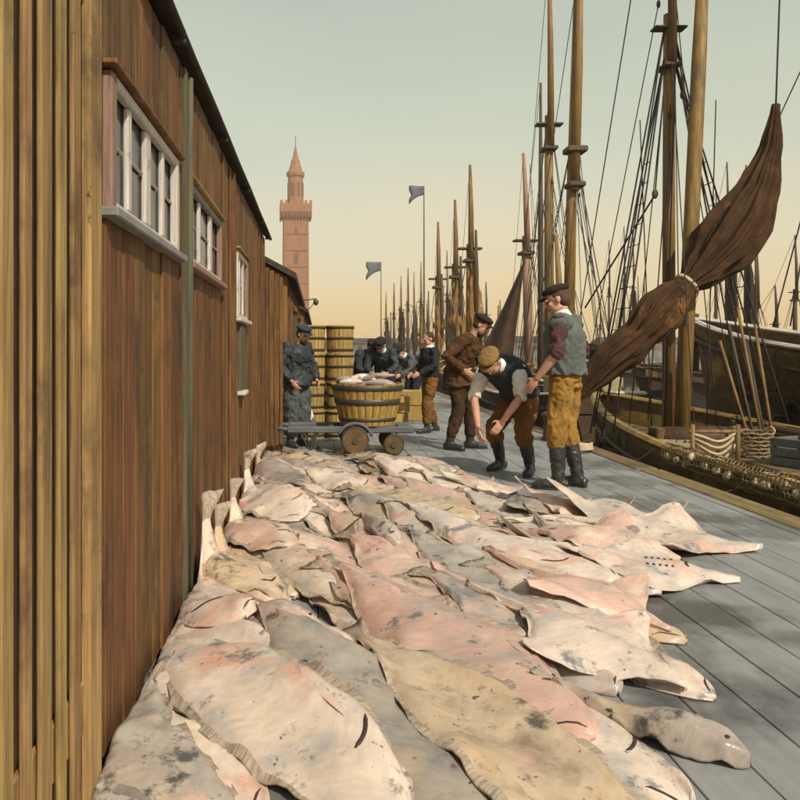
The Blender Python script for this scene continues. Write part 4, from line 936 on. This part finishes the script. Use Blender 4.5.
# near smack moored alongside
A = boat('fishing_smack', 'nearest smack with ochre topsides moored along the quay edge', (5.95, 8.6), 0, 14.5, 3.1, (1.12, 1.5, 1.2), 'hull_brown', 'hull_ochre', 'hull_ochre')
rig(A, 5.80, 12.4, 11.0, .105, beam=1.3)
sb, stp = at(681, 445, 11.55), at(699, 60, 11.9)
spar(A, 'derrick_spar', [sb, sb.lerp(stp, .5), stp, sb.lerp(stp, 1.35)], [.115, .115, .11, .08])
SY = 11.25
pl = [(776, 104, 3), (771, 146, 8), (757, 188, 16), (741, 220, 24), (722, 249, 25), (703, 270, 17), (687, 284, 9), (674, 297, 14), (660, 313, 18), (650, 325, 17), (640, 336, 13.5), (628, 346, 15), (612, 358, 14), (598, 372, 12), (584, 388, 8), (572, 402, 4)]
fs_ = furled(A, [at(a, b, SY+.10*math.sin(i*.5)) for i, (a, b, w) in enumerate(pl)], [w/F*SY*1.08 for a, b, w in pl], 'sail_brown', 'furled_sail', .95, 10, .16, 120, 4)
for (a, b, w) in ((687, 284, 10), (640, 336, 14)):
    c = local(A, at(a, b, SY+.06)); ax = (at(674, 297, SY)-at(700, 271, SY)).normalized()
    t1 = ax.orthogonal().normalized(); t2 = ax.cross(t1); r_ = w/F*SY*1.22
    MB().tube([c+(t1*math.cos(R(24*q))+t2*math.sin(R(24*q))*.9)*r_ for q in range(16)], .034, 6).build('sail_tie', MATS['rope_pale'], fs_, True)
rope(A, at(687, 284, SY+.05), at(686, 330, 11.6), .02, name='brail', mat='rope')
rope(A, at(776, 104, SY), at(781, -40, SY+.6), .014, name='halyard')
rope(A, at(655, 195, 12.2), at(585, 308, 13.5), .016, name='stay'); MB().ell(local(A, at(655, 194, 12.2)), (.05, .04, .08)).build('block', MATS['mast_dark'], A, True)
rope(A, at(655, 195, 12.2), at(668, 40, 12.4), .012, name='halyard')
for (a, b, c, d) in ((640, 120, 652, 440), (676, 60, 664, 430), (716, 100, 706, 450), (648, 420, 668, 150)): rope(A, at(a, b, 12.3), at(c, d, 12.0), .010, name='halyard')
# deck gear of the near smack
hz = -.48
MB().bbox(local(A, (5.95, 9.3, hz+.16)), (1.2, 1.6, .34), .02).build('hatch', MATS['hull_brown'], A)
for q in range(5): MB().bbox(local(A, (5.47+.24*q, 9.3, hz+.35)), (.22, 1.62, .035), .008).build('hatch_board', MATS['deck'], A)
MB().bbox(local(A, (6.1, 5.6, hz+.35)), (1.3, 1.7, .8), .03).build('deckhouse', MATS['cabin'], A)
wn = MB(); wn.tube([local(A, (5.2, 11.4, -.05)), local(A, (6.7, 11.4, -.05))], .17, 14); wn.build('winch_drum', MATS['hull_dark'], A, True)
for xx in (5.15, 6.75): MB().bbox(local(A, (xx, 11.4, -.2)), (.14, .3, .62), .02).build('winch_post', MATS['hull_brown'], A)
def thing_box(name, lab_, cat, loc, rz, d, mat):
    e = empty(name, loc, rz, lab_, cat)
    n = max(2, int(d[2]/.11)); 
    for q in range(n):
        zz = d[2]*(q+.5)/n
        for s_ in (-1, 1):
            MB().bbox((0, s_*(d[1]/2-.012), zz), (d[0], .022, d[2]/n-.012), .004).build('slat', MATS[mat], e)
            MB().bbox((s_*(d[0]/2-.012), 0, zz), (.022, d[1]-.05, d[2]/n-.012), .004).build('slat', MATS[mat], e)
    for sx in (-1, 1):
        for sy in (-1, 1): MB().bbox((sx*(d[0]/2-.05), sy*(d[1]/2-.05), d[2]/2), (.05, .05, d[2]), .004).build('corner_post', MATS[mat], e)
    MB().bbox((0, 0, d[2]*.5), (d[0]-.07, d[1]-.07, .03), .004).build('floor', MATS[mat], e)
    return e
thing_box('crate', 'slatted crate on the deck of the nearest smack by its rail', 'crate', (5.0, 8.2, hz+.0), .1, (.5, .4, .4), 'kit_wood')
thing_box('crate', 'slatted crate on the deck hatch of the nearest smack', 'crate', (5.8, 9.0, hz+.37), .4, (.55, .4, .34), 'cart_wood')
thing_box('crate', 'pale slatted crate on the smack deck beside the winch', 'crate', (4.95, 10.4, hz+.0), -.2, (.5, .42, .5), 'cabin')
def coil(lab_, loc, r, n, mat, rr=.022):
    pts = [(r*(1-.04*(k//16 % 3))*math.cos(k/16*2*math.pi), r*(1-.04*(k//16 % 3))*math.sin(k/16*2*math.pi), rr+(k/16)*rr*1.5) for k in range(16*n+1)]
    return tag(MB().tube(pts, rr, 6).build('rope_coil', MATS[mat], None, True, loc), lab_, 'rope')
coil('pale coil of rope on the smack deck by the hatch', (5.1, 9.35, hz), .24, 6, 'rope_pale'); coil('brown rope coil lying on the deck hatch of the smack', (6.25, 9.6, hz+.37), .22, 4, 'rope')
coil('pale rope coil lying on the quay edge behind the standing man', (3.28, 9.4, .012), .15, 3, 'rope_pale', .018)
# rope bights hung on a pin rail
pr = empty('hanging_ropes', at(714, 434, 9.4), 0, 'pale rope hung in drooping loops over the smack deck', 'rope')
pz = pr.location.z
for q in range(4):
    MB().tube([(-.26+.52*t+.02*q, .03*q, -.05*q-.16*4*t*(1-t)*(.5+.22*q)+.02*math.sin(t*7)) for t in np.linspace(0, 1, 14)], .02, 6).build('loop', MATS['rope_pale'], pr, True)
for xx in (-.27, .30):
    MB().tube([(xx, 0, hz-pz), (xx, 0, .12)], .028, 8).build('post', MATS['mast_wood'], pr, True)
MB().tube([(-.32, 0, .03), (.35, 0, .03)], .022, 8).build('rail', MATS['mast_wood'], pr, True)
# net with corks over the quay side rail
net = empty('fishing_net', (4.42, 7.9, .06), 0, 'brown net with pale corks draped along the ochre rail of the smack', 'net')
nm = MB(); npx = []
for q in range(46):
    yy = -1.5+3.0*q/45
    for w in range(7):
        t = w/6; nm.v.append((.07-.19*math.sin(t*2.2)*.9-.02+.025*noise.noise(Vector((q*.5, w, 0))), yy, .05*math.sin(t*3.1)+.02-.30*max(0, t-.35)+.02*noise.noise(Vector((q*.4, w*.8, 4)))))
nm.f = [(q*7+w, q*7+w+1, (q+1)*7+w+1, (q+1)*7+w) for q in range(45) for w in range(6)]; nm.mi = [0]*len(nm.f)
no_ = nm.build('mesh', MATS['rope'], net); wf = no_.modifiers.new('w', 'WIREFRAME'); wf.thickness = .016; wf.use_replace = True
ck = MB().ell((0, 0, 0), (.045, .06, .045), nu=10, nv=7).mesh('cork', MATS['rope_pale'], True)
for q in range(13): inst(ck, 'cork', net, (-.10+rnd.uniform(-.03, .03), -1.42+.235*q+rnd.uniform(-.03, .03), -.03+rnd.uniform(-.10, .03)), (rnd.uniform(-1, 1), 0, rnd.uniform(-1, 1)))
# heap of stowed sail on the deck
hp_ = MB()
for q in range(9): hp_.ell((rnd.uniform(-.5, .5), rnd.uniform(-.7, .7), .12+rnd.uniform(0, .15)), (rnd.uniform(.2, .35), rnd.uniform(.25, .45), rnd.uniform(.12, .22)))
r_ = remesh(hp_, 'sail_heap', MATS['sail_dark'], None, .03, 3, .03, (7, 5, 5), 2); r_.location = (6.6, 7.7, hz); tag(r_, 'dark brown sail heaped on the deck of the nearest smack', 'sail')
hp_ = MB()
for q in range(8): hp_.ell((rnd.uniform(-.35, .35), rnd.uniform(-.5, .5), .08+rnd.uniform(0, .12)), (rnd.uniform(.15, .25), rnd.uniform(.2, .35), rnd.uniform(.10, .18)))
r_ = remesh(hp_, 'net_heap', MATS['rope'], None, .025, 2, .03, (12, 12, 12), 8); r_.location = (5.25, 12.9, -.40); tag(r_, 'tan heap of net in the bow of the nearest smack', 'net')
def barrel(lab_, loc, mat='hull_brown', h=.55, r=.2):
    e = empty('barrel', loc, rnd.uniform(0, 3), lab_, 'barrel')
    b_ = MB().lathe((0, 0, 0), [(r*.82, 0), (r*.94, h*.2), (r, h*.5), (r*.94, h*.8), (r*.82, h), (r*.74, h), (r*.74, h-.03)], 20).build('body', MATS[mat], e, True)
    for z in (.06, .28, .68, .9):
        rr = r*(.82+.18*math.sin(math.pi*z))+.006
        MB().lathe((0, 0, 0), [(rr-.006, h*z), (rr, h*z+.003), (rr, h*z+.032), (rr-.006, h*z+.035)], 20, cap=False).build('hoop', MATS['iron'], e, True)
    return e
barrel('brown barrel on the smack deck between mast and rail', (4.95, 11.6, hz-.02)); barrel('second brown barrel on the smack deck, touching the first', (5.0, 12.05, hz-.02)); barrel('dark barrel on the smack deck by the deckhouse', (5.0, 7.1, hz-.02), 'hull_dark')
def basket(lab_, loc):
    e = empty('wicker_basket', loc, 0, lab_, 'basket'); mb = MB()
    for q in range(7): mb.tube([((.17+.012*q)*math.cos(R(20*k)), (.17+.012*q)*math.sin(R(20*k)), .02+.05*q+.01*(-1)**(k+q)) for k in range(19)], .016, 5)
    mb.build('weave', MATS['rope'], e, True)['kind'] = 'stuff'
    MB().lathe((0, 0, 0), [(.16, .0), (.16, .02)], 16).build('base', MATS['rope'], e)
    for s_ in (-1, 1): MB().tube([(s_*.24+.0*t, .08*math.cos(t), .33+.06*math.sin(t)) for t in np.linspace(0, math.pi, 8)], .014, 5).build('handle', MATS['rope_pale'], e, True)
    return e
basket('round wicker basket on the hatch of the nearest smack', (5.65, 9.75, hz+.37)); basket('round wicker basket on the smack deck beside the hatch', (5.05, 9.9, hz)); basket('round wicker basket against the far bulwark of the smack', (7.0, 10.2, hz))
sps = empty('spare_spars', (6.9, 9.0, -.02), 0, 'bundle of spare spars lying along the far rail of the smack', 'spars')
for q in range(4): MB().tube([(-.1+.11*(q % 2), -3.2+.2*q, .08*(q//2)), (-.05+.1*(q % 2), 3.0-.3*q, .08*(q//2)+.05)], [.06, .045], 8).build('spar', MATS[('mast_wood', 'mast_dark')[q % 2]], sps, True)
for yy in (-2, 0, 2): MB().bbox((0, yy, -.25), (.3, .08, .42), .01).build('chock', MATS['hull_brown'], sps)
for q, yy in enumerate((5.6, 7.6, 9.8, 11.8)):
    e = empty('fender', (QX+.38 if q else QX+.36, yy, -.25), 0, 'dark rope fender hanging between the quay edge and the nearest smack', 'fender', 'fenders of the nearest smack')
    MB().lathe((0, 0, -.35), [(.03, 0), (.10, .05), (.115, .2), (.10, .33), (.03, .4)], 12).build('body', MATS['rope_dark'], e, True); MB().tube([(0, 0, .04), (.30, 0, .12), (.46, 0, .25)], .006, 5).build('lanyard', MATS['rope_dark'], e)
for sg in (-1, 1):
    sh_ = [(Vector((5.8+sg*.06, 12.4, 6.2)), Vector((5.95+sg*1.38, 11.6+.42*q, .0))) for q in range(3)]
    for a_, b_ in sh_: rope(A, a_, b_, .014, name='shroud')
    for k in range(13):
        t_ = .96-.055*k; MB().tube([local(A, a_.lerp(b_, t_)) for a_, b_ in sh_], .008, 5).build('ratline', MATS['rope_dark'], A)
hk = empty('boathooks', (6.5, 10.9, hz), 0, 'bundle of boathooks and oars leaning upright on the smack deck', 'boathooks')
for q in range(5): MB().tube([(.07*q-.1, .05*(q % 2), 0), (.16*q-.5, .3+.05*q, 1.9+.25*(q % 3))], .024, 6).build('pole', MATS[('mast_wood', 'mast_dark')[q % 2]], hk, True)
for (lb, lc, rx, ry, mt_, nm_) in (('olive tarpaulin heaped between mast and far rail of the smack', (6.75, 12.2, hz), .5, .9, 'sail_olive', 'tarpaulin'), ('dark heap of nets on the smack deck by the hanging ropes', (5.5, 10.5, hz), .45, .6, 'sail_olive2', 'net_heap'), ('brown heap of old sail on the deckhouse of the smack', (6.0, 5.7, hz+.74), .5, .6, 'sail_brown', 'sail_heap')):
    h2 = MB()
    for q in range(9): h2.ell((rnd.uniform(-rx, rx), rnd.uniform(-ry, ry), .1+rnd.uniform(0, .22)), (rnd.uniform(.2, .3), rnd.uniform(.22, .4), rnd.uniform(.1, .22)))
    r2 = remesh(h2, nm_, MATS[mt_], None, .025, 3, .035, (7, 6, 6), rnd.uniform(0, 30)); r2.location = lc; tag(r2, lb, 'tarpaulin' if nm_ == 'tarpaulin' else nm_.split('_')[0])
# mooring line
post = empty('mooring_post', (3.28, 10.6, 0), 0, 'short dark iron mooring post at the quay edge', 'bollard')
MB().lathe((0, 0, 0), [(.13, 0), (.10, .06), (.085, .28), (.12, .34), (.12, .38), (.06, .41)], 14).build('shaft', MATS['iron'], post, True)
tag(MB().tube([Vector((3.2, 10.6, .2)).lerp(Vector((4.6, 13.4, .02)), t)-Vector((0, 0, .5*t*(1-t))) for t in np.linspace(0, 1, 12)], .02, 6).build('mooring_rope', MATS['rope'], None, True), 'mooring rope sagging from the iron post to the nearest smack', 'rope')

# bigger smack outside it, white rail, bow away from the camera
C = boat('fishing_smack', 'tall brown smack with white rail lying outside the nearest smack', (9.75, 10.3), 14, 12.6, 3.4, (2.25, 3.10, 2.3), 'hull_smack', 'hull_smack', 'rail_white')
rig(C, 10.2, 8.5, 12, .13, beam=1.4, base=.6)
rig(C, 9.15, 13.6, 7.2, .05, beam=.9, base=1.2, topmast=False, mat='mast_dark')
prC, _, _ = hull_mesh(12.6, 3.4, 2.25, 3.10, 2.3, nst=26)
def drape(name, t0, t1, drop, mat, sd, off):
    dm = MB(); nu_, nv_ = 60, 16
    for a in range(nu_+1):
        t = t0+(t1-t0)*a/nu_; f = t*26; i_ = min(int(f), 25); f -= i_
        b_ = prC[i_][1]*(1-f)+prC[i_+1][1]*f; sh_ = prC[i_][2]*(1-f)+prC[i_+1][2]*f
        dr = drop*(.72+.35*abs(math.sin(a*.21+sd)))
        for c in range(nv_+1):
            q = c/nv_; z = sh_+.085-dr*q; qq = max(.05, (z+.8)/(sh_+.8)); fl = min(1, qq)**.55*(1 if t < .5 else 1-(1-min(1, qq))*.75*((t-.5)/.5))
            fold = .05*math.sin(a*.9+sd+q*1.5)+.04*math.sin(a*.37+q*3)+.03*noise.noise(Vector((a*.3, q*4, sd)))
            dm.v.append((-(b_*fl+off*(.35+.65*min(1, q*4))+abs(fold)*(.1+q)), -6.3+12.6*t-.25*q*math.sin(a*.12), z-.14))
    dm.f = [(a*(nv_+1)+c, a*(nv_+1)+c+1, (a+1)*(nv_+1)+c+1, (a+1)*(nv_+1)+c) for a in range(nu_) for c in range(nv_)]; dm.mi = [0]*len(dm.f)
    o_ = dm.build(name, MATS[mat], C, True); o_.modifiers.new('t', 'SOLIDIFY').thickness = .012
drape('draped_sail', .10, .62, 1.5, 'sail_olive', 1.0, .10); drape('draped_net', .60, .86, 1.2, 'sail_olive2', 4.0, .09)
# dark smack ahead along the quay
D = boat('fishing_smack', 'dark hulled smack with pale rail ahead of the nearest smack', (6.75, 23.4), 0, 12, 3.0, (1.15, 1.7, 1.40), 'hull_dark', 'hull_dark', 'rail_white')
rig(D, 6.80, 20.5, 11.2, .17, beam=1.3, lean=(.25, 0), mat='mast_wood', topmast=False)
spar(D, 'topmast', [(6.95, 20.3, 5.6), (7.05, 20.3, 9), (7.12, 20.3, 14)], [.13, .12, .06]); MB().bbox(local(D, (6.98, 20.35, 6.7)), (.55, .5, .16), .03).build('mast_cap', MATS['mast_dark'], D); MB().bbox(local(D, (6.97, 20.35, 5.75)), (.45, .5, .14), .03).build('mast_cap', MATS['mast_dark'], D)
spar(D, 'gaff', [at(556, 235, 20.2), at(562, 330, 20.2), at(560, 372, 20.2)], [.05, .13, .12])
spar(D, 'boom', [(6.9, 20.2, 1.1), (6.6, 16.9, 1.15)], [.09, .07])
MB().bbox(local(D, (6.75, 19.2, .30)), (1.5, 1.6, .62), .03).build('deckhouse', MATS['cabin'], D)
furled(D, [(6.85, 20.0, 1.30), (6.8, 19.2, 1.28), (6.7, 18.1, 1.28), (6.62, 17.2, 1.25)], [.10, .2, .2, .07], 'sail_dark', 'stowed_sail', .8, 5, .15, 30)
E = boat('fishing_smack', 'brown smack with bare ochre mast lying outside the dark smack', (8.6, 29.5), 0, 12, 2.9, (1.1, 1.6, 1.3), 'hull_brown', None, 'hull_ochre')
rig(E, 8.62, 28, 16, .19, beam=1.3)
rig(E, 9.35, 31.5, 12.5, .14, beam=1.0, mat='mast_dark', topmast=False)
Fb = boat('fishing_smack', 'brown smack with pinkish mast and dark three cornered sail', (11.9, 42), 4, 12, 3.0, (1.1, 1.7, 1.3), 'hull_dark', None, 'hull_brown')
rig(Fb, 11.85, 42, 12.3, .26, mat='mast_pink', beam=1.4, lean=(-.35, 0))
T = [at(525, 262, 38), at(477, 362, 38.5), at(512, 362, 37.4)]
sv = MB(); nn = 14
for i in range(nn+1):
    t = i/nn; a = T[0].lerp(T[1], t); b = T[0].lerp(T[2], t)
    for q in range(9):
        s_ = q/8; p_ = a.lerp(b, s_)+Vector((0, .35*t*math.sin(s_*9)+.2*math.sin(s_*3+t*2)*t, 0)); sv.v.append(tuple(local(Fb, p_)))
sv.f = [(i*9+q, i*9+q+1, (i+1)*9+q+1, (i+1)*9+q) for i in range(nn) for q in range(8)]; sv.mi = [0]*len(sv.f)
so_ = sv.build('hanging_sail', MATS['sail_dark'], Fb, True); so_.modifiers.new('t', 'SOLIDIFY').thickness = .05
rope(Fb, at(480, 360, 38), at(527, 255, 38), .03, name='sail_rope'); spar(Fb, 'boom', [at(474, 363, 38.5), at(515, 364, 37.4), at(533, 365, 41)], [.08, .1, .1])
for nm_, lb, px, Y, topy, r, sw, mt, st in (('g', 'ochre sailed smack nearest the dark three cornered sail', 470, 40, 165, .24, .36, 'mast_wood', 'sail_ochre'), ('h', 'smack with a thick furled ochre sail on its mast, middle one of three', 455, 52, 200, .28, .50, 'mast_wood', 'sail_ochre'), ('i', 'smack with stout reddish ochre mast next to the far crowded masts', 438, 64, 222, .30, .42, 'mast_wood', 'sail_ochre')):
    p_ = at(px, 350, Y); bt_ = boat('fishing_smack', lb, (p_.x+.1, Y+.5), rnd.uniform(-4, 4), 11.5, 3, (1.1, 1.6, 1.3), 'hull_dark', None, 'hull_ochre', simple=True)
    rig(bt_, p_.x, Y, at(px, topy, Y).z, r, mt, sail=st, sailw=sw, beam=1.3)
# far crowd of masts: each its own smack
far = [(386, 104, 292, 0), (394, 96, 283, 1), (401, 92, 276, 0), (408, 90, 268, 1), (414, 100, 272, 0), (421, 84, 262, 2), (427, 110, 300, 1), (447, 78, 250, 0), (486, 74, 282, 1), (500, 80, 300, 0)]
wh = ['brown furled sail', 'bare dark mast', 'ochre furled sail']
for k, (px, Y, ty, sk_) in enumerate(far):
    p_ = at(px, 350, Y); e = boat('fishing_smack', 'distant smack with '+wh[sk_]+' in the far crowd of masts beyond the men', (p_.x, Y), rnd.uniform(-12, 12), 11, 3, (1.1, 1.7, 1.3), 'hull_dark', None, 'hull_brown', 'distant smacks with '+wh[sk_], True)
    rig(e, p_.x, Y, at(px, ty, Y).z, .17, ('mast_wood', 'mast_dark', 'mast_wood')[sk_], sail=(None if sk_ == 1 else ('sail_dark', '', 'sail_ochre')[sk_]), sailw=.42, shr=True)
    spar(e, 'mizzen_mast', [(p_.x+.3, Y-4, -.4), (p_.x+.25, Y-4, at(px, ty, Y).z*.68)], [.13, .06], 'mast_dark')
# across the dock
far2 = [(609, 70, 240, 1), (624, 66, 226, 1), (633, 62, 236, 0), (644, 74, 278, 1), (600, 82, 300, 1), (716, 50, 190, 1), (727, 41, 162, 0), (746, 39, 165, 0), (757, 44, 250, 1), (775, 37, 285, 1), (795, 40, 235, 1)]
for k, (px, Y, ty, sk_) in enumerate(far2):
    p_ = at(px, 350, Y); e = boat('fishing_smack', 'far smack with '+('dark furled sail' if sk_ == 0 else 'bare mast')+' lying across the open dock water', (p_.x, Y), rnd.uniform(60, 120), 11, 3, (1.0, 1.5, 1.2), 'hull_dark', None, 'hull_brown', 'smacks across the dock with '+('dark furled sail' if sk_ == 0 else 'bare mast'), True)
    rig(e, p_.x, Y, at(px, ty, Y).z, .12, 'mast_dark', sail=('sail_dark' if sk_ == 0 else None), sailw=.35)
for (e, mx, my, tp_, dz_) in ((D, 6.8, 20.5, 11.2, .2), (E, 8.62, 28, 11.4, .1), (Fb, 11.85, 42, 12.3, .1), (A, 5.8, 12.4, 11.0, -.1), (C, 10.2, 8.5, 12, 1.2)):
    for q in range(7):
        hq = rnd.choice((.52, .6, .62, .74, .95)); lx = .25/11*tp_*hq if e is D else 0
        t_ = Vector((mx+lx, my-.06, -.6+(tp_+.6)*hq)); b_ = Vector((mx+rnd.choice((-1, 1))*rnd.uniform(.2, 1.3), my+rnd.uniform(-2.4, 1.2), dz_))
        rope(e, t_, b_, .007+.003*my/20, name='halyard')
        if q % 2: MB().ell(local(e, t_.lerp(b_, rnd.uniform(.04, .2))), (.035, .03, .07), nu=8, nv=6).build('block', MATS['mast_dark'], e, True)
# flags on slender poles
for (px, py, Y, ln, lb) in ((424, 186, 60, 3.2, 'grey forked flag flying high on a slender pole above the smacks'), (381, 262, 90, 3.4, 'small grey flag on a slender pole above the farthest masts')):
    tp = at(px, py, Y); e = empty('flag', (tp.x, Y, WL), 0, lb, 'flag')
    MB().tube([(0, 0, 0), (0, 0, tp.z-WL)], [.09, .035], 6).build('pole', MATS['mast_dark'], e)
    fm = MB(); nn = 10; w = 15/F*Y; h = 12/F*Y
    for i in range(nn+1):
        t = i/nn
        for q in (0, .25, .5, .75, 1):
            fm.v.append((-w*t*(1 if q != .5 or t < .8 else .85), .25*math.sin(t*6)*t, tp.z-WL-h*q*.75-h*.8*t*t*(q)))
    fm.f = [(i*5+q, i*5+q+1, (i+1)*5+q+1, (i+1)*5+q) for i in range(nn) for q in range(4)]; fm.mi = [0]*len(fm.f)
    fo = fm.build('cloth', MATS['flag'], e, True); fo.modifiers.new('t', 'SOLIDIFY').thickness = .03
# low dock wall and warehouses along the far side of the dock
o = MB().box((130, 260, -.6), (420, 4, 3.2)).build('dock_wall', MATS['quay']); tag(o, 'long low grey dock wall along the far side of the water', 'wall')
for k, (x, w, h) in enumerate(((20, 40, 2.6), (75, 36, 3.4), (128, 50, 3.0), (190, 46, 4))):
    e = empty('warehouse', (x, 275, 1), 0, ('low brown warehouse behind the far masts', 'long brown warehouse across the dock behind bare masts', 'wide brown warehouse across the dock behind the furled sail', 'tall brown warehouse across the dock behind the white railed smack')[k], 'building')
    MB().box((0, 0, h/2-1), (w, 14, h+2)).build('wall', MATS['warehouse'], e)
    MB().add([(-w/2-.5, -7.5, h), (w/2+.5, -7.5, h), (w/2+.5, 0, h+2), (-w/2-.5, 0, h+2), (-w/2-.5, 7.5, h), (w/2+.5, 7.5, h)], [(0, 1, 2, 3), (3, 2, 5, 4), (0, 3, 4), (1, 5, 2)]).build('roof', MATS['roof_slate'], e)
    for q in range(int(w/6)): MB().box((-w/2+3+6*q, -7.04, 1.2), (1.2, .12, 1.2)).build('window', MATS['glass'], e)

# ------------------------------------------------------------------ haze
hz_ = MB().box((50, 270, 54), (1160, 690, 116)).build('haze', bpy.data.materials.new('haze')); tag(hz_, kind='stuff')
hm_ = hz_.data.materials[0]; hm_.use_nodes = True; hn = hm_.node_tree; hn.nodes.clear()
ho = hn.nodes.new('ShaderNodeOutputMaterial'); pv = hn.nodes.new('ShaderNodeVolumePrincipled'); pv.inputs['Color'].default_value = (1, .93, .80, 1); pv.inputs['Density'].default_value = .0006; pv.inputs['Anisotropy'].default_value = 0
hn.links.new(pv.outputs[0], ho.inputs['Volume'])
